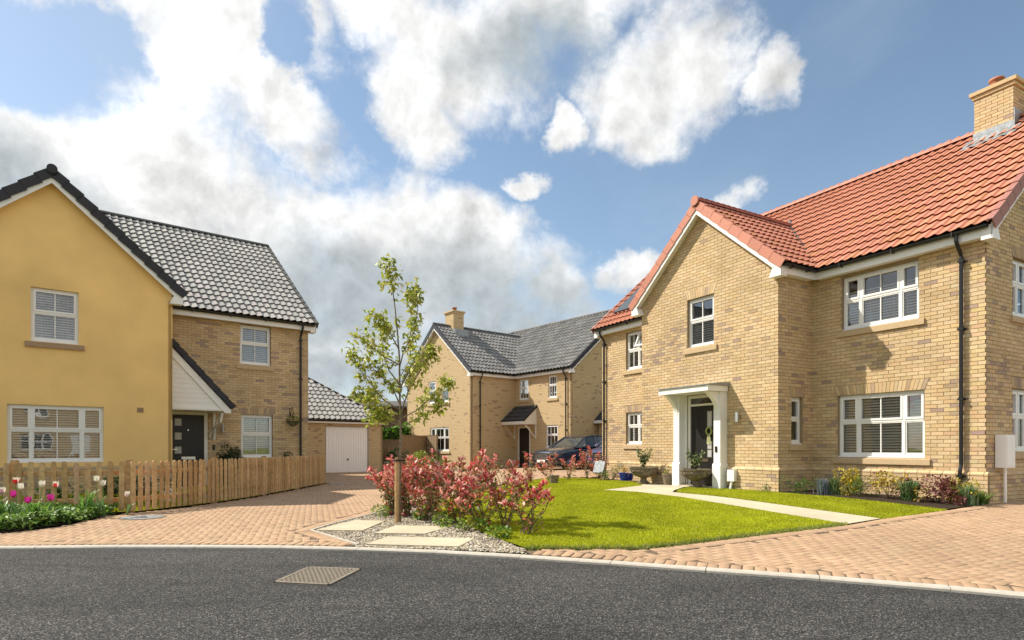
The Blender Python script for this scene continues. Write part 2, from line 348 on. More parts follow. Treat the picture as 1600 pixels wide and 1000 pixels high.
def scatter(name, n_items, tmplV, tmplF, xf, cols, m, smooth=False):
    """copies of one small template joined in a mesh; xf (n,3,3) , (n,3) ; cols (n,3)"""
    A, T = xf; V = np.einsum('nij,kj->nki', A, tmplV) + T[:, None, :]
    nv = len(tmplV); Fq = (tmplF[None, :, :] + (np.arange(n_items) * nv)[:, None, None]).reshape(-1, tmplF.shape[1])
    C = np.repeat(cols, len(tmplF), axis=0)
    return np_mesh(name, V.reshape(-1, 3), Fq, C, m, smooth)
NR = np.random.RandomState(5)
def jit(c, a=.08):
    k = 1 + R.uniform(-a, a); return tuple(max(.002, x * k * (1 + R.uniform(-a * .25, a * .25))) for x in c)

# ------------------------------------------------------------------ brickwork
BUFF = [(.585, .43, .245), (.56, .405, .225), (.605, .45, .262), (.555, .395, .215), (.585, .44, .265)]
DARK = [(.40, .29, .20), (.44, .32, .20), (.37, .27, .21), (.47, .345, .215)]
def brick_col(u, z, salt, darkp=.06):
    pch = mnoise.noise(Vector((u * .55 + salt, z * 1.1, salt * 2.3)))
    p = darkp + max(0, pch - .14) * .85
    return jit(R.choice(DARK if R.random() < p else BUFF), .07)
def lay(fr, wall, L, topf, holes, salt, z0, u_lo=0.0, arches=(), out=0.0, zmax=99, darkp=.06, dz=.012):
    """list of bricks (wall, fr, u0,u1,z0,z1,out,col, skew)"""
    res = []; k = 0
    while z0 + k * .075 < min(zmax, 12):
        za = z0 + k * .075; zc = za + .0325; zb = za + .065
        off = 0 if k % 2 else .1125
        u = u_lo - off
        if zc > max(topf(a) for a in (u_lo, L, (u_lo + L) / 2)): break
        while u < L:
            a, b = max(u + .005, u_lo + .002), min(u + .22, L - .002); u += .225
            segs = [(a, b)]
            blk = [(h[0], h[1]) for h in holes if h[2] - .01 < zc < h[3] + .01]
            for ar in arches:
                if ar[2] < zc < ar[2] + .225: e = (zc - ar[2]) * .38 + .01; blk.append((ar[0] - e, ar[1] + e))
            for h in blk:
                ns = []
                for (p, q) in segs:
                    if q <= h[0] or p >= h[1]: ns.append((p, q)); continue
                    if p < h[0]: ns.append((p, h[0] - .002))
                    if q > h[1]: ns.append((h[1] + .002, q))
                segs = ns
            for (p, q) in segs:
                if q - p < .025: continue
                if zb > topf(p) or zb > topf(q):
                    if zb > topf((p + q) / 2) + .02: continue
                res.append((wall, fr, p, q, za, zb, out + R.uniform(.004, .0085), brick_col(u, za, salt, darkp), None))
        k += 1
    for ar in arches:
        n = max(3, round((ar[1] - ar[0]) / .075)); w = (ar[1] - ar[0]) / n; c = (ar[0] + ar[1]) / 2; half = (ar[1] - ar[0]) / 2
        for i in range(n):
            a = ar[0] + i * w; f = 1 + .215 * .38 / half
            sk = ((a - c) * f + c, (a + w - c) * f + c)
            cc = jit(R.choice(DARK if R.random() < ar[3] else BUFF), .09)
            res.append((wall, fr, a + .004, a + w - .004, ar[2] + .005, ar[2] + .215, out + R.uniform(.005, .009), cc, sk))
    return res
BRICK_CACHE = {}
def brick_unit(c):
    key = tuple(round(x * 28) for x in c)
    if key not in BRICK_CACHE:
        mb = MB(); mb.box(0, 0, 0, 1, 1, 1, tuple(max(.01, k / 28) for k in key)); BRICK_CACHE[key] = mb.mesh('brick', m_brick)
    return BRICK_CACHE[key]
def set_bricks(house, bricks, n_ind=290):
    mw = house.matrix_basis.copy()
    def rank(b): return view_rank(mw @ Vector(b[1].p((b[2] + b[3]) / 2, 0, b[4])))
    def face_ok(b): 
        n = mw.to_3x3() @ b[1].n; P = mw @ Vector(b[1].p(b[2], 0, b[4])); return (Vector((0, 0, CAMZ)) - P).dot(n) > 0
    bricks.sort(key=lambda b: rank(b) + (0 if face_ok(b) else 500))
    ind = 0; rest = {}
    for b in bricks:
        wall, fr, u0, u1, z0, z1, out, c, sk = b
        if ind < n_ind and sk is None and u1 - u0 > .09:
            o = bpy.data.objects.new('brick', brick_unit(c)); col.objects.link(o); o.parent = wall
            o.matrix_local = fr.mat() @ Matrix.Translation((u0, -.03, z0)) @ Matrix.Diagonal((u1 - u0, .03 + out, z1 - z0, 1)); ind += 1
        else: rest.setdefault(wall.name, (wall, []))[1].append(b)
    for wall, bs in rest.values():
        mb = MB()
        for (_, fr, u0, u1, z0, z1, out, c, sk) in bs:
            t0, t1 = (u0, u1) if sk is None else (sk[0] + .004, sk[1] - .004)
            V = [fr.p(*q) for q in ((u0, -.03, z0), (u1, -.03, z0), (u1, out, z0), (u0, out, z0), (t0, -.03, z1), (t1, -.03, z1), (t1, out, z1), (t0, out, z1))]
            mb.add(V, [(3, 2, 6, 7), (4, 5, 6, 7), (0, 3, 2, 1), (0, 4, 7, 3), (1, 2, 6, 5)], c)
        mb.build('bricks', m_brick, wall, kind='stuff')
def slab(mb, fr, L, topf, holes, z0, u_lo=0.0, th=.1, kinks=(), w=0.0, c=None):
    us = sorted(set([u_lo, L] + [h[0] for h in holes] + [h[1] for h in holes] + list(kinks))); us = [u for u in us if u_lo <= u <= L]
    for a, b in zip(us[:-1], us[1:]):
        if b - a < 1e-4: continue
        mid = (a + b) / 2; zs = z0
        for h in sorted([h for h in holes if h[0] < mid < h[1]], key=lambda h: h[2]):
            fr.box(mb, a, b, w - th, w, zs, h[2], c); zs = h[3]
        V = [fr.p(*q) for q in ((a, w - th, zs), (b, w - th, zs), (b, w, zs), (a, w, zs), (a, w - th, topf(a + 1e-5)), (b, w - th, topf(b - 1e-5)), (b, w, topf(b - 1e-5)), (a, w, topf(a + 1e-5)))]
        mb.add(V, [(0, 3, 2, 1), (4, 5, 6, 7), (0, 1, 5, 4), (1, 2, 6, 5), (2, 3, 7, 6), (3, 0, 4, 7)], c)

# ------------------------------------------------------------------ windows
def slats(mb, fr, u0, u1, w, z0, z1, pitch=.058, tilt=40, depth=.048):
    z = z1 - .03; dz = math.sin(rad(tilt)) * depth / 2; dw = math.cos(rad(tilt)) * depth / 2
    while z > z0 + .02:
        V = [fr.p(u0, w + dw, z - dz), fr.p(u1, w + dw, z - dz), fr.p(u1, w - dw, z + dz), fr.p(u0, w - dw, z + dz)]
        V2 = [(x, y, q - .003) for x, y, q in V]; mb.add(V + V2, [(0, 1, 2, 3), (7, 6, 5, 4), (0, 4, 5, 1), (1, 5, 6, 2), (2, 6, 7, 3), (3, 7, 4, 0)]); z -= pitch
    for k in (.18, .82): fr.box(mb, u0 + (u1 - u0) * k - .002, u0 + (u1 - u0) * k + .002, w + depth / 2 + .002, w + depth / 2 + .004, z0, z1)
def window(house, fr, u0, u1, z0, z1, cols=(1,), split=.44, bars=(0,), depth=.075, inner='blind', sill=True, sillm=None, single=False, side=.11, open_light=None, bar_n=1, drop=0.0):
    D = -depth; mb = MB(); fw = .05
    fr.box(mb, u0, u1, D - .07, D, z0, z0 + fw); fr.box(mb, u0, u1, D - .07, D, z1 - fw, z1)
    fr.box(mb, u0, u0 + fw, D - .07, D, z0 + fw, z1 - fw); fr.box(mb, u1 - fw, u1, D - .07, D, z0 + fw, z1 - fw)
    fr.box(mb, u0 - .02, u1 + .02, D - .02, D + .055, z0 - .028, z0 - .001)
    iu0, iu1 = u0 + fw, u1 - fw; tot = sum(cols); mw = .045; avail = (iu1 - iu0) - mw * (len(cols) - 1); x = iu0
    zt = z0 + fw + (z1 - z0 - 2 * fw) * (1 - split); lights = []
    for i, cfrac in enumerate(cols):
        w = avail * cfrac / tot; a, b = x, x + w
        if i < len(cols) - 1: fr.box(mb, b, b + mw, D - .068, D + .012, z0 + fw, z1 - fw)
        x = b + mw
        if single: lights.append((a, b, z0 + fw, z1 - fw, i, 0))
        else:
            fr.box(mb, a, b, D - .068, D + .008, zt - .022, zt + .022)
            lights += [(a, b, z0 + fw, zt - .022, i, 0), (a, b, zt + .022, z1 - fw, i, 1)]
    root = mb.build('window', m_white, house)
    for (a, b, c, d, i, top) in lights:
        pr = .02 if top else .0; r = .042 if top else .024
        s = MB()
        fr.box(s, a, b, D - .05, D + pr, c, c + r); fr.box(s, a, b, D - .05, D + pr, d - r, d)
        fr.box(s, a, a + r, D - .05, D + pr - .001, c + r, d - r); fr.box(s, b - r, b, D - .05, D + pr - .001, c + r, d - r)
        if i in bars:
            for k in range(1, bar_n + 1):
                um = a + (b - a) * k / (bar_n + 1); fr.box(s, um - .010, um + .010, D - .024, D - .004, c + r, d - r)
        sash = s.build('sash', m_white, root)
        g = MB(); g.add([fr.p(a + r, D - .03, c + r), fr.p(b - r, D - .03, c + r), fr.p(b - r, D - .03, d - r), fr.p(a + r, D - .03, d - r)], [(0, 1, 2, 3)])
        pane = g.build('pane', m_glass, root)
        if open_light == (i, top):
            # top-hung light pushed open: swing sash and pane about their head
            axis = fr.mat().to_3x3() @ Vector((1, 0, 0)); piv = Vector(fr.p(a, D, d))
            T = Matrix.Translation(piv) @ Matrix.Rotation(rad(-24), 4, axis) @ Matrix.Translation(-piv)
            for o in (sash, pane): o.matrix_local = T
    if inner == 'blind':
        s = MB(); x = iu0
        for i, cfrac in enumerate(cols):
            w = avail * cfrac / tot; slats(s, fr, x + .01, x + w - .01, D - .10, z0 + fw, z1 - fw - drop * (z1 - z0)); x += w + mw
        s.build('venetian_blind', m_slat, root)
    elif inner == 'curtain':
        s = MB(); W = (iu1 - iu0)
        for (ua, ub) in ((iu0 - .02, iu0 + W * .26), (iu1 - W * .26, iu1 + .02)):
            n = 16; V = []; Fs = []
            for k in range(n + 1):
                u = ua + (ub - ua) * k / n; w = D - .16 + .022 * math.sin(k * 2.1)
                V += [fr.p(u, w, z0), fr.p(u, w, z1)]
            Fs = [(2 * k, 2 * k + 2, 2 * k + 3, 2 * k + 1) for k in range(n)]; s.add(V, Fs)
        s.build('curtain', m_curtain, root)
    if sill:
        s = MB(); s0, s1 = u0 - side, u1 + side
        poly = [(-.09, z0 - .165), (.05, z0 - .165), (.05, z0 - .055), (-.03, z0 - .03), (-.09, z0 - .03)]
        s.prism(poly, lambda p, q, t: fr.p(t, p, q), s0, s1); s.build('window_sill', sillm or m_stone, house)
    return root
def reveal_hole(u0, u1, z0, z1): return (u0, u1, z0 - .03, z1)

# ------------------------------------------------------------------ roofs
def tile_template(w, g, amp, roll='pan', lift=.04, th=.012):
    """one tile: broad shallow pan rising to a steep narrow roll, thin open front edge lifted clear of the course below"""
    ts = [0, .2, .4, .6, .72, .79, .86, .93, 1.0]; hs_ = [0, .16, .42, .76, .96, 1.0, .70, .22, 0]; V = []; F = []
    for t, h in zip(ts, hs_):
        x = t * w; h = h * amp; V += [(x, 0, h + lift), (x, g + .05, h + .001), (x, 0, h + lift), (x, .0, h + lift - th), (x, .07, h + lift - th - .006)]
    for i in range(len(ts) - 1):
        a, b = 5 * i, 5 * (i + 1); F += [(a, b, b + 1, a + 1), (a + 3, b + 3, b + 2, a + 2), (a + 4, b + 4, b + 3, a + 3)]
    return np.array(V), np.array(F)
TILE_CACHE = {}
def tile_roof(roof, house, tiles, w, g, amp, roll, m, key, n_ind, lift=.040):
    """tiles: list of (Matrix4 local, colour)"""
    TV, TF = tile_template(w, g, amp, roll=roll, lift=lift)
    mw = house.matrix_basis.copy(); tiles.sort(key=lambda t: view_rank(mw @ (t[0] @ Vector((w / 2, g / 2, 0)))))
    for T, c in tiles[:n_ind]:
        k = (key,) + tuple(round(x * 40) for x in c)
        if k not in TILE_CACHE:
            me = np_mesh('roof_tile', TV, TF, np.repeat(np.array([[max(.01, q / 40) for q in k[1:]]]), len(TF), 0), m, True); TILE_CACHE[k] = me
        o = bpy.data.objects.new('roof_tile', TILE_CACHE[k]); col.objects.link(o); o.parent = roof; o.matrix_local = T
    rest = tiles[n_ind:]
    if rest:
        A = np.array([[list(r)[:3] for r in list(T)[:3]] for T, _ in rest]); P = np.array([[T[i][3] for i in range(3)] for T, _ in rest]); C = np.array([c for _, c in rest])
        me = scatter('roof_tiles', len(rest), TV, TF, (A, P), C, m, True); mk('roof_tiles', me, roof, kind='stuff')
def slope_tiles(o, ud, sd_, L, S, w, g, keep, colf, start=0.0):
    """o: eave start on tile plane, ud along eave, sd_ up slope (unit vectors)"""
    n = ud.cross(sd_).normalized(); out = []; nj = int(math.ceil(S / g)); ni = int(math.ceil(L / w))
    for j in range(nj):
        for i in range(ni):
            u = i * w; s = j * g
            if u + w * .5 > L + .01 or not keep(u + w / 2, s + g / 2): continue
            P = o + ud * u + sd_ * s + n * R.uniform(-.0015, .0015)
            T = Matrix(((ud.x, sd_.x, n.x, P.x), (ud.y, sd_.y, n.y, P.y), (ud.z, sd_.z, n.z, P.z), (0, 0, 0, 1)))
            out.append((T, colf()))
    return out
def quad_slab(mb, pts, th, c=None):
    p = [Vector(q) for q in pts]; n = (p[1] - p[0]).cross(p[2] - p[0]).normalized(); k = len(p)
    if n.z < 0: n = -n
    V = [tuple(q) for q in p] + [tuple(q - n * th) for q in p]
    mb.add(V, [tuple(range(k)), tuple(range(k, 2 * k))[::-1]] + [(i, (i + 1) % k, k + (i + 1) % k, k + i) for i in range(k)], c)
def ridge(roof, a, b, r, m, c, seglen=.45, cap=True, name='ridge_tile'):
    a, b = Vector(a), Vector(b); L = (b - a).length; n = max(1, round(L / seglen)); d = (b - a).normalized()
    side = d.cross(Vector((0, 0, 1))).normalized(); up = side.cross(d)
    for i in range(n):
        p0 = a + d * (L * i / n + .006); p1 = a + d * (L * (i + 1) / n - .006); mb = MB(); vs = []; K = 7
        for p, rr in ((p0, r * 1.0), (p1, r * 1.0)):
            for k in range(K):
                t = math.pi * (k / (K - 1)); vs.append(tuple(p + side * math.cos(t) * rr + up * (math.sin(t) * rr * .85 - .02)))
        mb.add(vs, [(k, k + 1, K + k + 1, K + k) for k in range(K - 1)] + [tuple(range(K))[::-1], tuple(range(K, 2 * K))], jit(c, .07))
        mb.build(name, m, roof)
def verge(roof, e, t, outn, m, c, width=.085, drop=.15, n=None, step=.02, name='verge_tile'):
    """row of cloaked verge units from eave e to apex t on the tile plane; outn: outward unit vector"""
    e, t = Vector(e), Vector(t); L = (t - e).length; n = n or round(L / .34); d = (t - e).normalized()
    up = Vector(outn).cross(d); up = up if up.z > 0 else -up
    o_ = Vector(outn)
    for i in range(n):
        p0 = e + d * (L * i / n); p1 = e + d * (L * (i + 1) / n + .02); mb = MB(); lo = step; V = []
        for p, l in ((p0, lo), (p1, 0.0)):
            for (a, h) in ((-width, .055), (.03, .055), (.03, -drop), (.012, -drop), (.012, .035), (-width, .035)):
                V.append(tuple(p + o_ * a + up * (h + l)))
        mb.add(V, [(k, (k + 1) % 6, 6 + (k + 1) % 6, 6 + k) for k in range(6)] + [tuple(range(6))[::-1], tuple(range(6, 12))], jit(c, .08)); mb.build(name, m, roof)
def gutter(house, fr, u0, u1, w, z, r=.058, brackets=True, down=None, zbot=.3, name='gutter', dw=.07, kick=None):
    mb = MB(); V = []; K = 7
    prof = [(r * math.cos(math.pi + math.pi * k / (K - 1)), r * math.sin(math.pi + math.pi * k / (K - 1))) for k in range(K)]
    prof2 = [(p[0] * .86, p[1] * .86 + .0) for p in prof][::-1]; poly = prof + prof2
    mb.prism(poly, lambda p, q, t: fr.p(t, w + p, z + q), u0, u1)
    if brackets:
        n = max(2, int(abs(u1 - u0) / .95))
        for i in range(n):
            u = u0 + (u1 - u0) * (i + .5) / n; fr.box(mb, u - .013, u + .013, w - r - .008, w + r + .006, z - r - .012, z - r * .4); fr.box(mb, u - .012, u + .012, w + r - .002, w + r + .008, z - r, z + .012)
    g = mb.build(name, m_black, house, smooth=False)
    if down is not None:
        d = MB(); zz = z - r
        path = [fr.p(down, w, zz + .02), fr.p(down, w, zz - .10), fr.p(down, w - .05, zz - .17), fr.p(down, dw + .02, zz - .30), fr.p(down, dw, zz - .38)]
        if kick: path += [fr.p(down, dw, kick + .06), fr.p(down, dw + .045, kick - .05), fr.p(down, dw + .045, zbot)]
        else: path += [fr.p(down, dw, zbot)]
        d.tube(path, .034, 10)
        for zc in (zz - .45, zz - 1.7, zz - 3.0, zbot + .45):
            ww = dw + (.045 if kick and zc < kick else 0)
            fr.box(d, down - .045, down + .045, ww - .07, ww + .04, zc - .02, zc + .02); d.tube([fr.p(down, ww, zc + .05), fr.p(down, ww, zc - .02)], .041, 10)
            fr.box(d, down + .04, down + .085, ww - .045, ww - .02, zc - .014, zc + .014)
        d.build('downpipe', m_black, house, smooth=False)
    return g
def barge(house, fr, uc, half, ze, pit, wout, foot=.2, hgt=.20, wall_half=None, rise_in=0):
    """two sloping white boards plus boxed feet; uc apex position, half: to eave edge, ze: top of board at eave"""
    tp = math.tan(rad(pit)); mb = MB(); vh = hgt / math.cos(rad(pit))
    za = ze + half * tp
    for sgn in (-1, 1):
        poly = [(uc, za), (uc + sgn * half, ze), (uc + sgn * half, ze - vh * .98), (uc, za - vh)]
        if sgn > 0: poly = poly[::-1]
        mb.prism(poly, lambda p, q, t: fr.p(p, t, q), wout - .022, wout)
        # boxed foot
        poly = [(uc + sgn * half, ze - vh * .2), (uc + sgn * half, ze - vh * .98 - .02), (uc + sgn * (half - foot - .10), ze - vh * .98 - .02), (uc + sgn * (half - foot - .02), ze - vh * .75 + (foot) * tp * .6)]
        if sgn > 0: poly = poly[::-1]
        mb.prism(poly, lambda p, q, t: fr.p(p, t, q), .0 + .002, wout + .003)
        # soffit under verge
        V = [fr.p(uc, 0.0, za - vh * .72), fr.p(uc, wout - .022, za - vh * .72), fr.p(uc + sgn * half, wout - .022, ze - vh * .72), fr.p(uc + sgn * half, 0.0, ze - vh * .72)]
        mb.add(V, [(0, 1, 2, 3)])
    return mb.build('bargeboard', m_white, house)
def fascia(house, fr, u0, u1, wout, zb, zt):
    mb = MB(); fr.box(mb, u0, u1, wout - .02, wout, zb, zt); fr.box(mb, u0, u1, .0, wout - .021, zb + .012, zb + .022); return mb.build('fascia', m_white, house)
RED = [(.50, .20, .118), (.515, .207, .123), (.485, .19, .11), (.50, .205, .125), (.525, .215, .13)]
GREY = [(.36, .348, .322), (.39, .377, .35), (.33, .32, .298), (.37, .357, .33)]
CHAR = (.045, .045, .052)
def redc(): return R.choice(RED)
def greyc(): return R.choice(GREY)

PL = .77
def brick_wall(house, fr, L, topf, holes=(), arches=(), salt=1.0, kinks=(), darkp=.06, u_lo=0.0, pl=PL, base=-.055, acc=None, pend=0.0, pstart=0.0, zb=-.1):
    """real bricks on a mortar backing, with a projecting plinth and chamfered coping"""
    mb = MB(); slab(mb, fr, L, topf, holes, zb, kinks=kinks, u_lo=u_lo)
    mb2 = MB()
    low = [h for h in holes if h[2] < .3]
    if pl:
        cuts = [u_lo - pstart] + [x for h in low for x in (h[0], h[1])] + [L + pend]
        for a_, b_ in zip(cuts[::2], cuts[1::2]): fr.box(mb, a_, b_, .0, .045, zb, pl - .075)
    w = mb.build('wall', m_mortar, house)
    acc += lay(fr, w, L, topf, list(holes), salt, pl or base, arches=arches, darkp=darkp, u_lo=u_lo)
    if pl:
        acc += lay(fr, w, L + pend, lambda u: 99, [h for h in holes if h[2] < .3], salt + 3, base, out=.05, zmax=pl - .076, darkp=darkp + .04, u_lo=u_lo - pstart)
        u = u_lo - pstart; k = 0
        while u < L + pend - .01:
            b = min(u + .22, L + pend)
            if any(u < h[1] and b > h[0] for h in low): u += .225; continue
            poly = [(0.002, pl - .072), (.056, pl - .072), (.056, pl - .045), (.006, pl - .003), (.002, pl - .003)]
            mb2.prism(poly, lambda p, q, t: fr.p(t, p, q), u + .003, b - .003, brick_col(u, pl, salt, 0)); u += .225
        mb2.build('plinth_coping', m_brick, w)
    return w
def far_wall(house, fr, L, topf, holes=(), kinks=(), zb=-.1, m=None, u_lo=0.0, name='wall'):
    mb = MB(); slab(mb, fr, L, topf, holes, zb, kinks=kinks, u_lo=u_lo); return mb.build(name, m or m_farbrick, house)
def gable_top(c, half, ze, pit, dz=-.13): 
    t = math.tan(rad(pit)); return lambda u: ze + (half - abs(u - c)) * t + dz

# ------------------------------------------------------------------ ground, road and paving
X_ = 900
sheet('ground', [(-X_, -X_), (X_, -X_), (X_, X_), (-X_, X_)], -.13, m_turf, maxe=60, kind='structure')
kerb_line = [(-40, 3.2), (-22, 5.9), (-12, 6.95), (-6.07, 7.2), (-4.61, 7.29), (-2.87, 7.25), (-1.8, 7.11), (-.73, 6.88), (.58, 6.44), (1.49, 6.06), (2.2, 5.78), (3.21, 5.36), (4.11, 4.88), (6, 3.75), (9, 1.6), (13, -1.9), (18, -7)]
def smooth_line(P, step=.915):
    V = [Vector((*p, 0)) for p in P]; out = []
    for i in range(len(V) - 1):
        p0, p1, p2, p3 = V[max(i - 1, 0)], V[i], V[i + 1], V[min(i + 2, len(V) - 1)]; n = max(2, int((p2 - p1).length / .1))
        for k in range(n):
            t = k / n; out.append(.5 * ((2 * p1) + (p2 - p0) * t + (2 * p0 - 5 * p1 + 4 * p2 - p3) * t * t + (3 * p1 - p0 - 3 * p2 + p3) * t ** 3))
    out.append(V[-1]); res = [out[0]]; acc = 0
    for a, b in zip(out[:-1], out[1:]):
        acc += (b - a).length
        if acc >= step: res.append(b); acc = 0
    return res
KP = smooth_line(kerb_line, .915); KF = smooth_line(kerb_line, .3)
road = sheet('road', [(p.x, p.y + .0) for p in KF] + [(18, -40), (-40, -40)], 0, m_asphalt, maxe=3, zf=lambda x, y: 0.0, kind='structure')
kerb = empty('kerb', kind='structure')
for a, b in zip(KP[:-1], KP[1:]):
    if not (-16 < a.x < 14): continue
    d = (b - a).normalized(); n = Vector((-d.y, d.x, 0)); L = (b - a).length - .008; mb = MB(); zt = .034
    prof = [(-.115, -.12), (.0, -.12), (.0, zt), (-.10, zt), (-.115, zt - .014)]
    mb.prism(prof, lambda p, q, t: tuple(a + d * (t + .004) + n * (p + .115 - .06) + Vector((0, 0, q + R.uniform(0, .0)))), 0, L); mb.build('kerb_stone', m_kerb, kerb)
def off_line(P, o):
    r = []
    for i, p in enumerate(P):
        d = (P[min(i + 1, len(P) - 1)] - P[max(i - 1, 0)]).normalized(); r.append((p.x - d.y * o, p.y + d.x * o))
    return r
KO = off_line(KF, .06)
kl = [p for p in KO if -16 < p[0] < -1.86]; kr = [p for p in KO if .12 < p[0] < 14]
RH = Vector((8.58, 11.0, 0)); LHo = Vector((-6.62, 19.75, 0)); MH = Vector((-2.129, 31.6, 0))
d2R = Vector((.866, .5, 0))
bed_right = [(5.80, 13.40), (6.05, 12.55), (6.75, 11.35), (7.35, 10.45), (8.15, 10.72), (8.58, 11.0), (6.886, 13.934), (5.84, 13.33)]
pave_right = kr[::-1] + [(.12, 6.86), (1.45, 6.87), (1.94, 7.09), (2.59, 7.45), (4.74, 8.58), (5.52, 9.12), (7.3, 10.15), (8.15, 10.70), (8.58, 11.0), (9.6, 11.6), (14.6, 14.5), (19, 11), (16, 2)]
fence_pts = [(-14.0, 9.2), (-8.6, 10.2), (-6.66, 10.66), (-6.45, 11.05), (-6.20, 11.75), (-5.98, 12.85), (-5.88, 14.2), (-5.84, 16.5), (-5.90, 19.2)]
bed_left_edge = [(-6.72, 10.60), (-6.66, 9.6), (-6.62, 8.9), (-6.80, 8.25), (-7.5, 7.95), (-9.5, 7.85), (-16, 7.8)]
hedge_line = [(.10, 6.95), (-.35, 8.3), (-1.05, 9.6), (-2.25, 10.9), (-2.15, 12.0), (-1.0, 15.2), (.15, 18.6), (1.3, 19.75)]
pave_left = kl + [(-1.86, 7.27), (-2.82, 8.47), (-2.72, 9.2), (-2.42, 10.4), (-2.35, 11.6), (-1.15, 15.3), (0.0, 18.7), (1.1, 20.05), (2.9, 20.5), (5.4, 25), (9, 32), (-.5, 38), (-20, 30), (-8.2, 22.5), (-6.2, 20.1), (-5.78, 19.3)] + [(p[0] + .06, p[1] - .02) for p in fence_pts[::-1][1:-2]] + bed_left_edge
sheet('garden_soil', [(-16, 6.9), (-1.86, 7.1), (.15, 6.75), (14, -2), (26, 8), (20, 45), (-40, 45), (-40, 6)], -.055, m_soil, maxe=1.2, kind='structure')
PAVE = [(.405, .268, .165), (.42, .28, .172), (.39, .256, .156), (.43, .292, .182), (.408, .27, .168)]
def pavers(struct, poly, ang, n_ind, zmax_y, border=None, seed=1):
    bfine = [[(p[0] + (q[0] - p[0]) * k / 3, p[1] + (q[1] - p[1]) * k / 3) for p, q in zip(B[:-1], B[1:]) for k in range(3)] for B in border]
    rr = random.Random(seed); c, s = math.cos(ang), math.sin(ang); a = .1; items = []
    xs = [p[0] for p in poly]; ys = [p[1] for p in poly]; cx, cy = sum(xs) / len(xs), sum(ys) / len(ys); ext = int(max(max(xs) - min(xs), max(ys) - min(ys)) / a) + 4
    for i in range(-ext, ext):
        for j in range(-ext, ext):
            m = (i - j) % 4
            if m == 0: lx, ly, w, h = i + 1, j + .5, 2, 1
            elif m == 3: lx, ly, w, h = i + .5, j + 1, 1, 2
            else: continue
            x = cx + (lx * c - ly * s) * a; y = cy + (lx * s + ly * c) * a
            if y > zmax_y or y < 0 or x < -13 or x > 14.5: continue
            if abs(x) > .95 * y + 3.0 or not inpoly(x, y, poly): continue
            if any((x - b[0]) ** 2 + (y - b[1]) ** 2 < .135 ** 2 for B in bfine for b in B): continue
            items.append((x, y, ang if w == 2 else ang + math.pi / 2))
    if border:      # one course laid square to the kerb
        for (p, q) in [z for B in border for z in zip(B[:-1], B[1:])]:
            L = math.hypot(q[0] - p[0], q[1] - p[1]); n = max(1, round(L / .1015)); th = math.atan2(q[1] - p[1], q[0] - p[0])
            for k in range(n):
                t = (k + .5) / n; items.append((p[0] + (q[0] - p[0]) * t, p[1] + (q[1] - p[1]) * t, th + math.pi / 2 + 100 * math.pi))
    l, w, h, b = .0985, .0485, .05, .0035
    TV = np.array([(-l, -w, -h), (l, -w, -h), (l, w, -h), (-l, w, -h), (-l, -w, -b), (l, -w, -b), (l, w, -b), (-l, w, -b), (-l + b, -w + b, 0), (l - b, -w + b, 0), (l - b, w - b, 0), (-l + b, w - b, 0)])
    TF = np.array([(8, 9, 10, 11), (4, 5, 9, 8), (5, 6, 10, 9), (6, 7, 11, 10), (7, 4, 8, 11), (0, 1, 5, 4), (1, 2, 6, 5), (2, 3, 7, 6), (3, 0, 4, 7)])
    items.sort(key=lambda t: view_rank(Vector((t[0], t[1], .05)))); cache = []
    for k in range(14):
        cc = jit(rr.choice(PAVE), .07); cache.append(np_mesh('paving_block', TV, TF, np.repeat(np.array([cc]), len(TF), 0), m_paver))
    def xform(t):
        tx, ty = R.gauss(0, .0014), R.gauss(0, .0014); ca, sa = math.cos(t[2]), math.sin(t[2])
        gx = (gz(t[0] + .3, t[1]) - gz(t[0] - .3, t[1])) / .6 + tx; gy = (gz(t[0], t[1] + .3) - gz(t[0], t[1] - .3)) / .6 + ty
        ex = Vector((ca, sa, ca * gx + sa * gy)).normalized(); ey0 = Vector((-sa, ca, -sa * gx + ca * gy)).normalized(); n = ex.cross(ey0).normalized(); ey = n.cross(ex)
        return ex, ey, n, (t[0], t[1], gz(t[0], t[1]) + R.uniform(-.0015, .0015) + (.0035 if t[2] > 50 else 0))
    for t in items[:n_ind]:
        ex, ey, n, P = xform(t); o = bpy.data.objects.new('paving_block', rr.choice(cache)); col.objects.link(o); o.parent = struct
        o.matrix_local = Matrix(((ex.x, ey.x, n.x, P[0]), (ex.y, ey.y, n.y, P[1]), (ex.z, ey.z, n.z, P[2]), (0, 0, 0, 1)))
    A = []; P_ = []; C = []
    for t in items[n_ind:]:
        ex, ey, n, P = xform(t); A.append([[ex.x, ey.x, n.x], [ex.y, ey.y, n.y], [ex.z, ey.z, n.z]]); P_.append(P); C.append(jit(rr.choice(PAVE), .07))
    mk('paving_blocks', scatter('paving_blocks', len(A), TV, TF, (np.array(A), np.array(P_)), np.array(C), m_paver), struct, kind='stuff')
bl = [p for p in off_line(KF, .06 + .108) if -16 < p[0] < -1.95]; br = [p for p in off_line(KF, .06 + .108) if .10 < p[0] < 14]
def dens_line(P, inset, step=.31):
    V = [Vector((*p, 0)) for p in P]; o = []
    for a, b in zip(V[:-1], V[1:]):
        n = max(1, round((b - a).length / step)); o += [a + (b - a) * (k / n) for k in range(n)]
    o.append(V[-1]); return off_line(o, inset)
br2 = dens_line([(1.55, 6.87), (1.94, 7.06), (2.59, 7.42), (4.74, 8.55), (5.52, 9.09), (7.3, 10.12), (8.15, 10.66)], -.10)
bl2 = dens_line([(-1.86, 7.4), (-2.82, 8.47), (-2.72, 9.2), (-2.42, 10.4), (-2.35, 11.6), (-1.15, 15.3), (0.0, 18.7)], .10)
pr_ = sheet('driveway', pave_right, -.007, m_sand, maxe=.6, kind='structure'); pavers(pr_, pave_right, rad(30), 290, 14.5, [br, br2], 3)
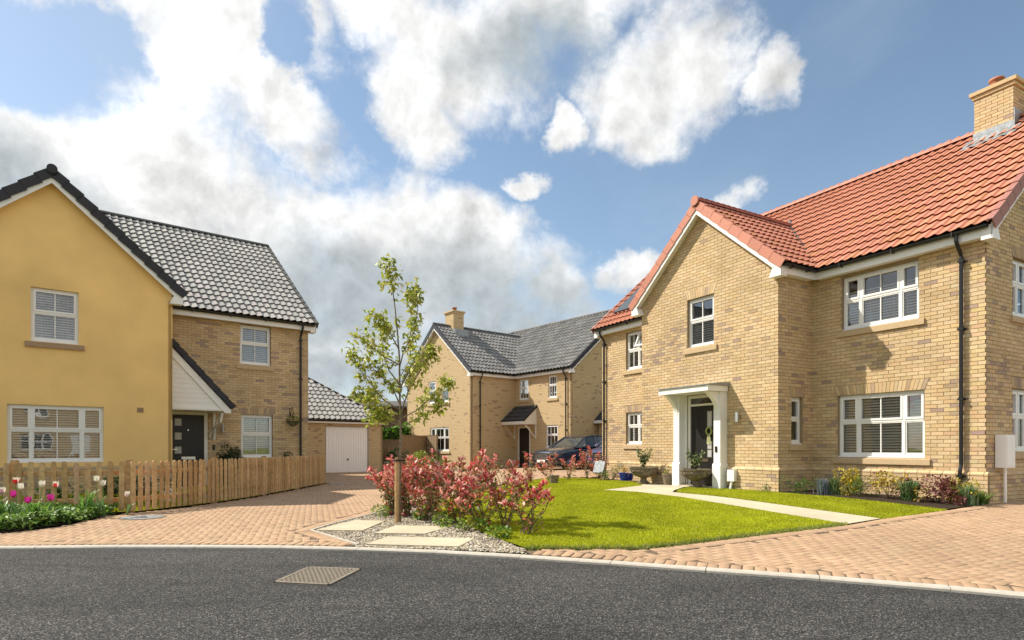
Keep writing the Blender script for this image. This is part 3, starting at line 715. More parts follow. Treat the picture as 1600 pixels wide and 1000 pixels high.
pl_ = sheet('driveway', pave_left, -.007, m_sand, maxe=.8, kind='structure'); pavers(pl_, pave_left, rad(18), 290, 31, [bl, bl2], 4)

# ------------------------------------------------------------------ right house: buff brick, red roof
H1 = empty('brick_house', RH, rad(-60), label='large buff brick house with orange-red pantile roof and white front door', cat='house')
B1 = []; W_ = 3.388; XW0, XW1 = -7.757, -3.388; YW = -1.206; XL = -11.053; XC = (XW0 + XW1) / 2; D1 = 7.0; PIT = 41; TP = math.tan(rad(PIT)); HALF = 2.1845 + .25
fr_mr = Fr((XW1, 0), (1, 0), (0, -1)); fr_ml = Fr((XL, 0), (1, 0), (0, -1)); fr_g = Fr((XW0, YW), (1, 0), (0, -1)); fr_r = Fr((XW1, YW), (0, 1), (1, 0)); fr_e = Fr((0, 0), (0, 1), (1, 0))
eave = lambda u: 5.02
hm = [(.601, 2.366, 1.0, 2.345), (.698, 2.262, 3.76, 4.92)]
brick_wall(H1, fr_mr, W_, eave, hm, [(.601, 2.366, 2.345, .3)], 1.7, acc=B1, darkp=.07, pend=.045)
hl = [(1.213, 2.30, 1.31, 2.33), (1.213, 2.30, 3.68, 4.88)]
brick_wall(H1, fr_ml, 3.296, eave, hl, [(1.213, 2.30, 2.33, .8)], 5.1, acc=B1, darkp=.04, pstart=.045)
hg = [(1.707, 2.577, 3.74, 4.99), (1.69, 2.71, -.1, 2.53)]
brick_wall(H1, fr_g, 4.369, gable_top(2.1845, HALF, 5.2, PIT), hg, [(1.707, 2.577, 4.99, .15)], 9.3, kinks=[2.1845], acc=B1, darkp=.03, pend=.045, pstart=.045)
hr = [(.436, .846, 1.28, 2.34)]
brick_wall(H1, fr_r, 1.206, eave, hr, [(.436, .846, 2.34, .75)], 12.9, acc=B1, darkp=.12)
he = [(1.04, 2.4, 1.13, 2.33), (1.04, 2.4, 3.72, 4.83)]
brick_wall(H1, fr_e, D1, gable_top(3.5, 3.75, 5.2, PIT), he, [(1.04, 2.4, 2.33, .7), (1.04, 2.4, 4.83, .7)], 21.3, kinks=[3.5], acc=B1, darkp=.10)
far_wall(H1, Fr((XW0, 0), (0, -1), (-1, 0)), 1.206, eave); far_wall(H1, Fr((0, D1), (-1, 0), (0, 1)), -XL, eave)
far_wall(H1, Fr((XL, D1), (0, -1), (-1, 0)), D1, gable_top(3.5, 3.75, 5.2, PIT), kinks=[3.5])
window(H1, fr_mr, .601, 2.366, 1.03, 2.345, (.22, .56, .22), bars=(1,)); window(H1, fr_mr, .698, 2.262, 3.79, 4.92, (.22, .56, .22), bars=(1,), split=.46, drop=.22)
window(H1, fr_g, 1.707, 2.577, 3.77, 4.99, (1,), bars=(0,), split=.46, drop=.30)
window(H1, fr_r, .436, .846, 1.31, 2.34, (1,), bars=(), split=.48, inner=None, side=.09)
window(H1, fr_ml, 1.213, 2.30, 1.34, 2.33, (1, 1), bars=(0,), split=.44); window(H1, fr_ml, 1.213, 2.30, 3.71, 4.88, (1, 1), bars=(0,), split=.5, open_light=(1, 1))
window(H1, fr_e, 1.04, 2.4, 1.16, 2.33, (.25, .5, .25), bars=(1,), inner='curtain'); window(H1, fr_e, 1.04, 2.4, 3.75, 4.83, (.25, .5, .25), bars=(1,), inner='curtain')
# roof
Vx, Vy, Vz = Vector((1, 0, 0)), Vector((0, 1, 0)), Vector((0, 0, 1)); cp, sp = math.cos(rad(PIT)), math.sin(rad(PIT))
def roof_under(house, quads, m=None):
    mb = MB()
    for q in quads: quad_slab(mb, q, .05)
    return mb.build('roof', m or m_under, house)
RZ = 5.2 + 3.75 * TP; WZ = 5.2 + HALF * TP; uz = -.045
roof1 = roof_under(H1, [[(XL - .18, -.2, 5.2 + .05 * TP + uz), (.18, -.2, 5.2 + .05 * TP + uz), (.18, 3.5, RZ + uz), (XL - .18, 3.5, RZ + uz)], [(XL - .18, 3.5, RZ + uz), (.18, 3.5, RZ + uz), (.18, 7.25, 5.2 + uz), (XL - .18, 7.25, 5.2 + uz)],
    [(XC + HALF - .06, -1.36, 5.2 + .06 * TP + uz), (XC + HALF - .06, -.1, 5.2 + .06 * TP + uz), (XC, 2.3, WZ + uz), (XC, -1.36, WZ + uz)], [(XC - HALF + .06, -1.36, 5.2 + .06 * TP + uz), (XC - HALF + .06, -.1, 5.2 + .06 * TP + uz), (XC, 2.3, WZ + uz), (XC, -1.36, WZ + uz)]])
T1 = slope_tiles(Vector((XL - .19, -.29, 5.2 - .04 * TP)), Vx, Vector((0, cp, sp)), 11.43, 5.05, .2, .335, lambda u, s: (s * cp - .04) > HALF - abs(u + XL - .19 - XC) - .24, redc)
T1 += slope_tiles(Vector((XC + HALF + .03, -1.38, 5.2 - .03 * TP)), Vy, Vector((-cp, 0, sp)), 4.0, 3.26, .2, .335, lambda u, s: (u - 1.38 + .25) < s * cp + .14, redc)
T1 += slope_tiles(Vector((XC - HALF - .03, 2.62, 5.2 - .03 * TP)), -Vy, Vector((cp, 0, sp)), 4.0, 3.26, .2, .335, lambda u, s: (2.62 - u + .25) < s * cp + .14, redc)
tile_roof(roof1, H1, T1, .2, .335, .036, 'sin', m_tile, 'r', 290, lift=.046)
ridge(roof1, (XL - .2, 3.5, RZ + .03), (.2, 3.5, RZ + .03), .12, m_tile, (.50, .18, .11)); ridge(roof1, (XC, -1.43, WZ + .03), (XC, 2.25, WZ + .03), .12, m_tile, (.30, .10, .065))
VR = (.50, .20, .13)
for sg in (-1, 1): verge(roof1, (XC + sg * (HALF + .03), -1.40, 5.2 - .03 * TP), (XC, -1.40, WZ), (0, -1, 0), m_tile, VR, n=9)
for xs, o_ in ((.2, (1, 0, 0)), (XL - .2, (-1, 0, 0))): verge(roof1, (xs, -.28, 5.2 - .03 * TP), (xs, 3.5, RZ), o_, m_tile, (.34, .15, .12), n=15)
mb = MB(); mb.m = None
mb.lathe([(0.001, 0), (.12, 0), (.12, .03), (.001, .03)], (0, 0, 0), 14, (.47, .19, .12)); capv = mb.build('ridge_end_cap', m_tile, roof1); capv.data.attributes['col']
capv.matrix_local = Matrix.Translation((XC, -1.44, WZ + .03)) @ Matrix.Rotation(rad(90), 4, 'X')
mb = MB()   # valley lead
for sg in (1,):
    V = [(XC + .05, HALF - .25 - .05, WZ + .045), (XC + HALF + .0, -.25, 5.2 + .045), (XC + HALF + .06, -.25, 5.2 + .035), (XC + .12, HALF - .25 - .05, WZ + .035)]; mb.add(V, [(0, 1, 2, 3)], (.1, .1, .1))
mb.build('valley_lead', m_under, roof1)
mb = MB(); mb.lathe([(.001, 0), (.07, .02), (.05, .1), (.001, .13)], (XC, 2.26, WZ + .1), 8); mb.build('lead_saddle', m_lead, roof1)
# boards, gutters
barge(H1, fr_g, 2.1845, HALF - .04, 5.2 + .0, PIT, .2); barge(H1, fr_e, 3.5, 3.71, 5.2, PIT, .18)
fr_le = Fr((XL, D1), (0, -1), (-1, 0)); barge(H1, fr_le, 3.5, 3.71, 5.2, PIT, .18)
fascia(H1, fr_mr, .2 - .0, W_ + .178, .2, 4.975, 5.17); fascia(H1, fr_r, -.2 + .02, 1.206 - .2, .2, 4.975, 5.17); fascia(H1, fr_ml, -.178, 3.296, .2, 4.975, 5.17)
gutter(H1, fr_mr, .29, W_ + .12, .26, 5.165, down=3.02, kick=.83, zbot=.22); gutter(H1, fr_r, -.17, .94, .26, 5.165); gutter(H1, fr_ml, -.12, 3.2, .26, 5.165, down=.18, kick=.83, zbot=.22)
# chimney
def chimney(house, roof, x0, x1, y0, y1, z0, z1, acc, potm, real=True, pots=((.5, .5),), fronts=None):
    c_ = MB(); c_.box(x0, y0, z0, x1, y1, z1)
    ch = c_.build('chimney', m_mortar if real else m_farbrick, house)
    led = MB()
    for (za, zb_, o_) in ((z1 - .16, z1 - .09, .035), (z1 - .08, z1, .075)):
        led.box(x0 - o_, y0 - o_, za, x1 + o_, y1 + o_, zb_, jit(BUFF[0], .05))
    led.build('chimney_ledge', m_brick, ch)
    if real:
        acc += lay(Fr((x0, y0), (1, 0), (0, -1)), ch, x1 - x0, lambda u: 99, [], 3.3, z0, zmax=z1 - .17, darkp=.02)
        acc += lay(Fr((x1, y0), (0, 1), (1, 0)), ch, y1 - y0, lambda u: 99, [], 4.3, z0, zmax=z1 - .17, darkp=.02)
        acc += lay(Fr((x0, y1), (0, -1), (-1, 0)), ch, y1 - y0, lambda u: 99, [], 4.9, z0, zmax=z1 - .17, darkp=.02)
    for (a, b) in pots:
        p = MB(); p.lathe([(.11, 0), (.12, .12), (.125, .2), (.15, .22), (.15, .26), (.11, .265), (.10, .1)], (x0 + (x1 - x0) * a, y0 + (y1 - y0) * b, z1), 16); p.build('chimney_pot', m_terra, ch, smooth=True)
    return ch
ch = chimney(H1, roof1, -1.52, -.78, 3.18, 3.86, 7.7, 9.30, B1, m_terra, pots=((.42, .45),))
mb = MB(); r0 = R  # lead apron over the wavy tiles
V = []; F_ = []; nx = 26
for j, q in enumerate((2.86, 2.98, 3.10, 3.175)):
    for i in range(nx + 1):
        x = -1.66 + 1.02 * i / nx; V.append((x, q + (.03 * math.sin(i * .9) if j == 0 else 0), 5.2 + (q + .25) * TP + .066 + (.010 * math.sin(i * 1.63) if j < 3 else 0)))
nr = nx + 1
for j in range(3):
    for i in range(nx): F_.append((j * nr + i, j * nr + i + 1, (j + 1) * nr + i + 1, (j + 1) * nr + i))
mb.add(V, F_); mb.box(-1.535, 3.150, 8.05, -.765, 3.174, 8.37); mb.box(-.765, 3.15, 8.1, -.748, 3.9, 8.62)
mb.build('lead_flashing', m_lead, ch)
mb = MB(); c0 = Vector((-10.72, .27, 5.2 + .52 * TP)); n_ = Vector((0, -sp, cp)); e_ = Vector((0, cp, sp))
V = [c0 + n_ * a + e_ * b + Vx * c for (a, b, c) in ((.07, 0, 0), (.07, 0, 2.1), (.07, 1.7, 2.1), (.07, 1.7, 0), (.115, 0, 0), (.115, 0, 2.1), (.115, 1.7, 2.1), (.115, 1.7, 0))]
mb.add(V, [(0, 3, 2, 1), (4, 5, 6, 7), (0, 1, 5, 4), (1, 2, 6, 5), (2, 3, 7, 6), (3, 0, 4, 7)]); mb.build('solar_panel', m_solar, roof1)
# porch and door of the right house (local x,y)
def lbox(house, name, m, *boxes, parent=None, **k):
    mb = MB()
    for b in boxes: mb.box(*b)
    return mb.build(name, m, parent or house, **k)
yw = YW
por = empty('porch', (0, 0, 0)); por.parent = H1
lbox(H1, 'porch_fascia', m_white, (-6.36, yw - .70, 2.545, -4.74, yw - .02, 2.68), parent=por)
mb = MB(); mb.prism([(yw - .735, 2.683), (yw - .735, 2.70), (yw, 2.775), (yw, 2.683)], lambda p, q, t: (t, p, q), -6.40, -4.70); mb.build('porch_roof', m_lead, por)
for xa, xb in ((-6.30, -6.10), (-4.98, -4.78)):
    mb = MB(); mb.box(xa, yw - .24, .60, xb, yw, 2.54)
    mb.box(xa - .022, yw - .265, .20, xb + .022, yw, .78); mb.prism([(yw - .265, .78), (yw - .24, .83), (yw, .83), (yw, .78)], lambda p, q, t: (t, p, q), xa - .022, xb + .022)
    for zz in (1.0,): pass
    mb.build('pilaster', m_white, por)
    poly = [(yw - .24, 2.0)] + [(yw - .24 - .40 * (k / 8) ** 1.7, 2.0 + .54 * (k / 8) ** .75) for k in range(1, 9)] + [(yw - .24, 2.54)]
    mb = MB(); mb.prism(poly, lambda p, q, t: (t, p, q), xa + .045, xb - .045); mb.build('porch_bracket', m_white, por)
fd = empty('front_door', (0, 0, 0)); fd.parent = H1
lbox(H1, 'door_frame', m_cream, (-6.05, yw + .02, .2, -5.975, yw + .10, 2.53), (-5.125, yw + .02, .2, -5.05, yw + .10, 2.53), (-5.975, yw + .02, 2.46, -5.125, yw + .10, 2.53), (-5.975, yw + .02, 2.26, -5.125, yw + .10, 2.31),
     (-6.10, yw - .03, .2, -6.05, yw + .0, 2.56), (-5.05, yw - .03, .2, -5.0, yw + .0, 2.56), parent=fd)
lbox(H1, 'door_leaf', m_door, (-5.97, yw + .05, .27, -5.13, yw + .09, 2.258), parent=fd); lbox(H1, 'transom_window', m_glass, (-5.97, yw + .055, 2.312, -5.13, yw + .06, 2.458), parent=fd)
lbox(H1, 'transom_backing', m_under, (-6.04, yw + .12, .2, -5.06, yw + .14, 2.52), parent=fd)
lbox(H1, 'door_grooves', m_under, *[(-5.90 + k * .085, yw + .046, .4, -5.893 + k * .085, yw + .051, 2.15) for k in range(4)], parent=fd)
for zz, hh in ((1.72, .38), (1.18, .17), (.98, .17)): lbox(H1, 'door_light', m_frost, (-5.42, yw + .042, zz, -5.30, yw + .052, zz + hh), parent=fd); lbox(H1, 'door_light_trim', m_chrome, (-5.44, yw + .044, zz - .02, -5.28, yw + .0495, zz + hh + .02), parent=fd)
lbox(H1, 'letter_plate', m_chrome, (-5.68, yw + .035, .86, -5.40, yw + .05, .93), parent=fd); lbox(H1, 'door_handle', m_chrome, (-5.26, yw + .01, 1.12, -5.17, yw + .03, 1.14), (-5.19, yw + .03, 1.05, -5.165, yw + .05, 1.22), parent=fd)
lbox(H1, 'doorstep', m_slab, (-6.12, yw - .28, .1, -4.98, yw + .05, .262), parent=fd)
lbox(H1, 'doorbell', m_black, (-4.93, yw - .255, 1.10, -4.87, yw - .241, 1.24), parent=por)
# things fixed to or near this house
def on(house, loc): return house.matrix_basis @ Vector(loc)
def thing(name, house, loc, **k): return empty(name, on(house, loc), house.rotation_euler.z, **k)
t = thing('wreath', H1, (-5.36, yw + .03, 1.62), label='pale green ring wreath with hanging ribbon on the black front door', cat='wreath')
mb = MB(); K = 20
for i in range(K):
    a = 2 * math.pi * i / K; b = 2 * math.pi * (i + 1) / K; mb.tube([(.085 * math.cos(a), -.012, .09 * math.sin(a)), (.085 * math.cos(b), -.012, .09 * math.sin(b))], .022, 6, (.45, .48, .16))
mb.build('ring', m_leaf, t); mb = MB()
for k in (-.03, 0, .03): mb.add([(k - .015, -.02, -.09), (k + .015, -.02, -.09), (k * 1.6 + .017, -.015, -.33), (k * 1.6 - .017, -.015, -.31)], [(0, 1, 2, 3)], (.55, .55, .28))
mb.build('ribbon', m_leaf, t)
t = thing('wall_lamp', H1, (-4.42, yw - .01, 1.92), label='small grey up-down lamp on the brick wall beside the white porch', cat='lamp')
mb = MB(); mb.tube([(0, -.09, -.11), (0, -.09, .11)], .045, 10); mb.box(-.03, -.07, -.04, .03, .0, .04); mb.build('lamp_body', m_chrome, t); mb = MB(); mb.tube([(0, -.09, .111), (0, -.09, .116)], .04, 10); mb.build('lens', m_frost, t)
t = thing('wall_box', H1, (-4.55, yw - .06, .42), label='white box with grey pipe at the foot of the right porch pilaster', cat='utility box')
mb = MB(); mb.box(-.10, -.10, 0, .10, .0, .27); mb.build('box', m_white, t); mb = MB(); mb.tube([(.0, -.05, 0), (-.03, -.07, -.2)], .03, 8); mb.build('pipe', m_white, t)
t = thing('meter_box', H1, (0.02, .46, .84), label='tall pale pink meter box on a pole fixed to the shaded end wall', cat='meter box')
mb = MB(); mb.box(0, -.17, 0, .17, .19, .60); mb.build('box', m_garage, t); mb = MB(); mb.box(.171, -.14, .04, .18, .16, .56); mb.build('box_door', m_garage, t); mb = MB(); mb.tube([(.09, 0, -.7), (.09, 0, 0)], .025, 8); mb.build('pole', m_garage, t)
set_bricks(H1, B1)
t = thing('paper_garland', H1, (-1.33, .13, 2.13), label='red and white paper decoration hanging in the big ground floor window', cat='decoration'); mb = MB()
for i in range(9):
    cx, cz = R.uniform(-.13, .13), R.uniform(-.10, .10); c = R.choice([(.55, .03, .04), (.6, .5, .48), (.5, .05, .07)]); mb.box(cx - .045, -.004, cz - .03, cx + .045, .004 + i * .002, cz + .035, c)
mb.build('paper', m_tulipw, t)

# ------------------------------------------------------------------ left house: yellow render wing and brick range, grey roof
H2 = empty('rendered_house', (-6.62, 19.75, 0), rad(39.5), label='house with yellow rendered gable, brick side range and grey tiled roof', cat='house')
B2 = []; ZY = 15.9
YL = -1.62; XR = -4.21; CX = -6.72; HW = CX * -1 + XR; WH = HW + .25; P2 = 41.5; T2 = math.tan(rad(P2)); XLL = CX - HW; PM = 37.5; TM = math.tan(rad(PM)); QM = 4.6; XB = -13.5
fr_b = Fr((XR, 0), (1, 0), (0, -1)); fr_y = Fr((XLL, YL), (1, 0), (0, -1)); LY = 2 * HW
hb = [(-2.07 - XR, -1.13 - XR, .90, 2.225), (-2.10 - XR, -1.19 - XR, 3.74, 4.95), (-4.0 - XR, -3.0 - XR, -.1, 2.24)]
brick_wall(H2, fr_b, -XR, eave, hb, [(-2.07 - XR, -1.13 - XR, 2.225, .75)], 31.0, acc=B2, darkp=.15, pl=None, base=-.055)
window(H2, fr_b, -2.07 - XR, -1.13 - XR, .93, 2.225, (1,), split=.46); window(H2, fr_b, -2.10 - XR, -1.19 - XR, 3.77, 4.95, (1,), split=.46)
hy = [(-7.52 - XLL, -5.70 - XLL, .86, 2.20), (-7.10 - XLL, -6.20 - XLL, 3.67, 4.92)]
yw_ = far_wall(H2, fr_y, LY, gable_top(HW, WH, 5.2, P2, -.1), hy, [HW], m=m_render, zb=.72)
brick_wall(H2, fr_y, LY, lambda u: .74, [], (), 41.0, acc=B2, darkp=.25, pl=None, base=-.055)
far_wall(H2, Fr((XR, YL), (0, 1), (1, 0)), -YL, eave, m=m_render, zb=.72); far_wall(H2, Fr((XR - .01, YL), (0, 1), (1, 0)), -YL, lambda u: .72)
window(H2, fr_y, -7.52 - XLL, -5.70 - XLL, .89, 2.20, (.22, .56, .22), bars=(1,), sill=False); window(H2, fr_y, -7.10 - XLL, -6.20 - XLL, 3.70, 4.92, (1,), split=.46, sillm=m_sillbrown)
far_wall(H2, Fr((0, 0), (0, 1), (1, 0)), 2 * QM, gable_top(QM, QM + .25, 5.2, PM), kinks=[QM]); far_wall(H2, Fr((0, 2 * QM), (-1, 0), (0, 1)), -XB, eave)
far_wall(H2, Fr((XB, 2 * QM), (0, -1), (-1, 0)), 2 * QM, gable_top(QM, QM + .25, 5.2, PM), kinks=[QM]); far_wall(H2, Fr((XB, 0), (1, 0), (0, -1)), XLL - XB, eave); far_wall(H2, Fr((XLL, 0), (0, -1), (-1, 0)), -YL, eave, m=m_render)
RZ2 = 5.2 + (QM + .25) * TM; WZ2 = 5.2 + WH * T2; ymeet = (WZ2 - 5.2) / TM - .25
roof2 = roof_under(H2, [[(XB - .18, -.2, 5.2 + .05 * TM + uz), (.18, -.2, 5.2 + .05 * TM + uz), (.18, QM, RZ2 + uz), (XB - .18, QM, RZ2 + uz)], [(XB - .18, QM, RZ2 + uz), (.18, QM, RZ2 + uz), (.18, 2 * QM + .25, 5.2 + uz), (XB - .18, 2 * QM + .25, 5.2 + uz)],
    [(CX + WH - .06, YL - .15, 5.2 + .06 * T2 + uz), (CX + WH - .06, -.1, 5.2 + .06 * T2 + uz), (CX, ymeet, WZ2 + uz), (CX, YL - .15, WZ2 + uz)], [(CX - WH + .06, YL - .15, 5.2 + .06 * T2 + uz), (CX - WH + .06, -.1, 5.2 + .06 * T2 + uz), (CX, ymeet, WZ2 + uz), (CX, YL - .15, WZ2 + uz)]])
c2, s2 = math.cos(rad(PM)), math.sin(rad(PM)); cw, sw = math.cos(rad(P2)), math.sin(rad(P2)); NX2 = -5.2
T_ = slope_tiles(Vector((XB - .19, -.29, 5.2 - .04 * TM)), Vx, Vector((0, c2, s2)), -XB + .38, 6.15, .2, .345, lambda u, s: 5.2 + (s * c2 - .04) * TM > 5.2 + (WH - abs(u + XB - .19 - CX)) * T2 - .22, greyc)
T_ += slope_tiles(Vector((CX + WH + .03, YL - .19, 5.2 - .03 * T2)), Vy, Vector((-cw, 0, sw)), 5.4, 3.7, .2, .345, lambda u, s: (u + YL - .19 + .25) * TM < s * sw + .14, greyc)
tile_roof(roof2, H2, T_, .2, .345, .048, 'sin', m_gtile, 'g', 290, lift=.045)
ridge(roof2, (XB - .2, QM, RZ2 + .03), (.2, QM, RZ2 + .03), .12, m_gtile, (.10, .10, .095)); ridge(roof2, (CX, YL - .24, WZ2 + .03), (CX, ymeet, WZ2 + .03), .105, m_gtile, CHAR)
for sg in (-1, 1): verge(roof2, (CX + sg * (WH + .03), YL - .21, 5.2 - .03 * T2), (CX, YL - .21, WZ2), (0, -1, 0), m_gtile, CHAR, n=10, step=.035)
verge(roof2, (.2, -.28, 5.2 - .03 * TM), (.2, QM, RZ2), (1, 0, 0), m_gtile, (.13, .13, .12), n=17)
mb = MB(); mb.lathe([(0.001, 0), (.105, 0), (.105, .03), (.001, .03)], (0, 0, 0), 14, CHAR); o = mb.build('ridge_end_cap', m_gtile, roof2); o.matrix_local = Matrix.Translation((CX, YL - .25, WZ2 + .005)) @ Matrix.Rotation(rad(90), 4, 'X')
barge(H2, fr_y, HW, WH - .04, 5.2, P2, .2); fr_er = Fr((0, 0), (0, 1), (1, 0)); barge(H2, fr_er, QM, QM + .21, 5.2, PM, .18)
fascia(H2, fr_b, .2, -XR + .178, .2, 4.975, 5.17); gutter(H2, fr_b, .27, -XR + .12, .26, 5.165, down=-.27 - XR, zbot=.2)
# porch roof, door
por = empty('porch', (0, 0, 0)); por.parent = H2; oy = -1.0
top = lambda x: 2.36 + (-2.58 - x) * (4.13 - 2.36) / (-2.58 + 4.2)
mb = MB()      # shiplap cladding: one board each
zz = 2.32
while zz < 4.0:
    xr = -2.72 - max(0, (zz + .0 - 2.36)) * .915; 
    if xr < -4.1: break
    mb2 = MB(); za, zb_ = zz, min(zz + .125, 4.1); xr2 = max(-4.2, -2.72 - max(0, (zb_ - 2.36)) * .915)
    mb2.prism([(-4.2, za), (xr, za), (xr2, zb_), (-4.2, zb_)], lambda p, q, t: (p, t, q), oy + .01, oy + .035); mb2.build('cladding_board', m_white, por); zz += .128
bx = [(-4.21, 4.13), (-2.60, 2.36), (-2.60, 2.20), (-2.80, 2.20), (-4.21, 3.78)]
mb = MB(); mb.prism([(-4.21, 4.02), (-2.62, 2.28), (-2.62, 2.19), (-2.78, 2.19), (-4.21, 3.78)], lambda p, q, t: (p, t, q), oy - .03, oy + .01); mb.box(-4.21, oy - .012, 2.26, -2.76, oy + .03, 2.32); mb.box(-4.2, oy, 2.24, -2.7, -.002, 2.262); mb.build('porch_board', m_white, por)
quad = MB(); quad_slab(quad, [(-4.2, oy - .05, 4.12), (-4.2, 0.0, 4.12), (-2.58, 0.0, 2.34), (-2.58, oy - .05, 2.34)], .06, (.05, .05, .055)); quad.build('porch_roof', m_gtile, por)
verge(por, (-2.55, oy - .06, 2.34), (-4.19, oy - .06, 4.15), (0, -1, 0), m_gtile, CHAR, n=8, step=.03, drop=.09)
TVs = slope_tiles(Vector((-2.56, oy - .02, 2.35)), Vy, Vector((-.672, 0, .740)), 1.0, 2.4, .2, .345, lambda u, s: True, lambda: CHAR); tile_roof(por, H2, TVs, .2, .345, .03, 'sin', m_gtile, 'c', 0)
for yy in (oy + .05,):
    mb = MB(); mb.box(-2.86, -.03, 1.45, -2.79, .0, 2.24); mb.tube([(-2.825, -.03, 1.5), (-2.825, -.10, 1.75), (-2.825, -.35, 2.05), (-2.825, -.8, 2.22)], .032, 8); mb.tube([(-2.83, yy, 2.2), (-2.86, yy + .05, 1.95), (-2.95, -.2, 1.7), (-2.95, -.03, 1.5)], .03, 6); mb.build('porch_bracket', m_cream, por)
fd = empty('front_door', (0, 0, 0)); fd.parent = H2
lbox(H2, 'door_frame', m_cream, (-4.0, .0, .1, -3.93, .07, 2.24), (-3.09, -.01, .1, -3.0, .07, 2.24), (-3.93, -.01, 2.16, -3.09, .07, 2.24), parent=fd)
lbox(H2, 'door_leaf', m_door, (-3.93, .03, .15, -3.09, .07, 2.16), parent=fd)
for zz in (1.84, 1.44, 1.04): lbox(H2, 'door_light', m_frost, (-3.85, .018, zz, -3.68, .031, zz + .20), parent=fd)
lbox(H2, 'letter_plate', m_chrome, (-3.68, .015, .87, -3.32, .031, .95), parent=fd); lbox(H2, 'door_handle', m_chrome, (-3.90, .0, 1.15, -3.78, .02, 1.17), parent=fd); lbox(H2, 'spyhole', m_chrome, (-3.52, .022, 1.70, -3.49, .031, 1.73), parent=fd)
lbox(H2, 'doorbell', m_black, (-2.87, -.02, 1.14, -2.80, -.002, 1.30), parent=fd)
lbox(H2, 'wall_vent', m_sillbrown, (-5.0, YL - .012, 2.10, -4.86, YL - .001, 2.22), *[(-4.99, YL - .02, 2.112 + k * .02, -4.87, YL - .012, 2.12 + k * .02) for k in range(5)], parent=yw_)
t = thing('wall_lamp', H2, (-2.60, -.01, 1.80), label='slim white wall lamp between the white porch bracket and the brick window', cat='lamp')
mb = MB(); mb.tube([(0, -.08, -.13), (0, -.08, .13)], .03, 8); mb.box(-.02, -.07, -.12, .02, 0, -.08); mb.build('lamp_body', m_frost, t)
set_bricks(H2, B2)

# ------------------------------------------------------------------ garage
H3 = empty('garage', (-6.4, 29.0, 0.05), rad(39.5), label='detached brick garage with white ribbed door and hipped grey roof', cat='garage')
fr_f = Fr((-6.2, 0), (1, 0), (0, -1)); X0 = -.25
B3 = []
mb = MB()
far_wall(H3, fr_f, 6.45, lambda u: 2.35, [(6.2 - 2.56, 6.2 - .50, -.1, 2.12)]); far_wall(H3, Fr((.25, 0), (0, 1), (1, 0)), 5.5, lambda u: 2.35); far_wall(H3, Fr((.25, 5.5), (-1, 0), (0, 1)), 6.45, lambda u: 2.35); far_wall(H3, Fr((-6.2, 5.5), (0, -1), (-1, 0)), 5.5, lambda u: 2.35)
mb = MB(); mb.box(-2.56, .06, .0, -.50, .09, 2.12)
for k in range(17): mb.box(-2.53 + k * .12, .045, .06, -2.46 + k * .12, .06, 2.06)
gd_ = mb.build('garage_door', m_garage, H3); mb = MB(); mb.tube([(-1.5, .06, .62), (-1.5, .02, .62)], .045, 10); mb.build('door_handle', m_black, gd_)
lbox(H3, 'door_frame', m_white, (-2.60, -.0, 0, -2.56, .05, 2.16), (-.50, .0, 0, -.46, .05, 2.16), (-2.56, .0, 2.12, -.50, .05, 2.16))
fascia(H3, fr_f, -.2, 6.65, .2, 2.27, 2.43); fascia(H3, Fr((.25, 0), (0, 1), (1, 0)), -.2, 5.7, .2, 2.27, 2.43)
PG = 36; tg = math.tan(rad(PG)); cg, sg_ = math.cos(rad(PG)), math.sin(rad(PG)); hz = 2.42 + 3.0 * tg
roof3 = roof_under(H3, [[(-6.45, -.25, 2.38), (.5, -.25, 2.38), (-2.5, 2.75, hz - .04), (-3.45, 2.75, hz - .04)], [(.5, -.25, 2.38), (.5, 5.75, 2.38), (-2.5, 2.75, hz - .04)], [(.5, 5.75, 2.38), (-6.45, 5.75, 2.38), (-3.45, 2.75, hz - .04), (-2.5, 2.75, hz - .04)], [(-6.45, 5.75, 2.38), (-6.45, -.25, 2.38), (-3.45, 2.75, hz - .04)]])
tg_ = slope_tiles(Vector((-6.45, -.28, 2.41)), Vx, Vector((0, cg, sg_)), 6.98, 3.75, .25, .345, lambda u, s: (s * cg) < min(u, 6.95 - u) + .05, greyc)
tg_ += slope_tiles(Vector((.53, -.25, 2.41)), Vy, Vector((-cg, 0, sg_)), 6.0, 3.75, .25, .345, lambda u, s: (s * cg) < min(u, 6.0 - u) + .05, greyc)
tile_roof(roof3, H3, tg_, .25, .345, .062, 'sin', m_gtile, 'g3', 0, lift=.045)
ridge(roof3, (.52, -.27, 2.43), (-2.5, 2.75, hz + .02), .10, m_gtile, CHAR, name='hip_tile'); ridge(roof3, (-2.5, 2.75, hz + .02), (-3.45, 2.75, hz + .02), .1, m_gtile, CHAR)
gutter(H3, fr_f, -.2, 6.65, .25, 2.42, r=.05, brackets=False); gutter(H3, Fr((.25, 0), (0, 1), (1, 0)), -.15, 5.6, .25, 2.42, r=.05, brackets=False, down=.35, zbot=.05)

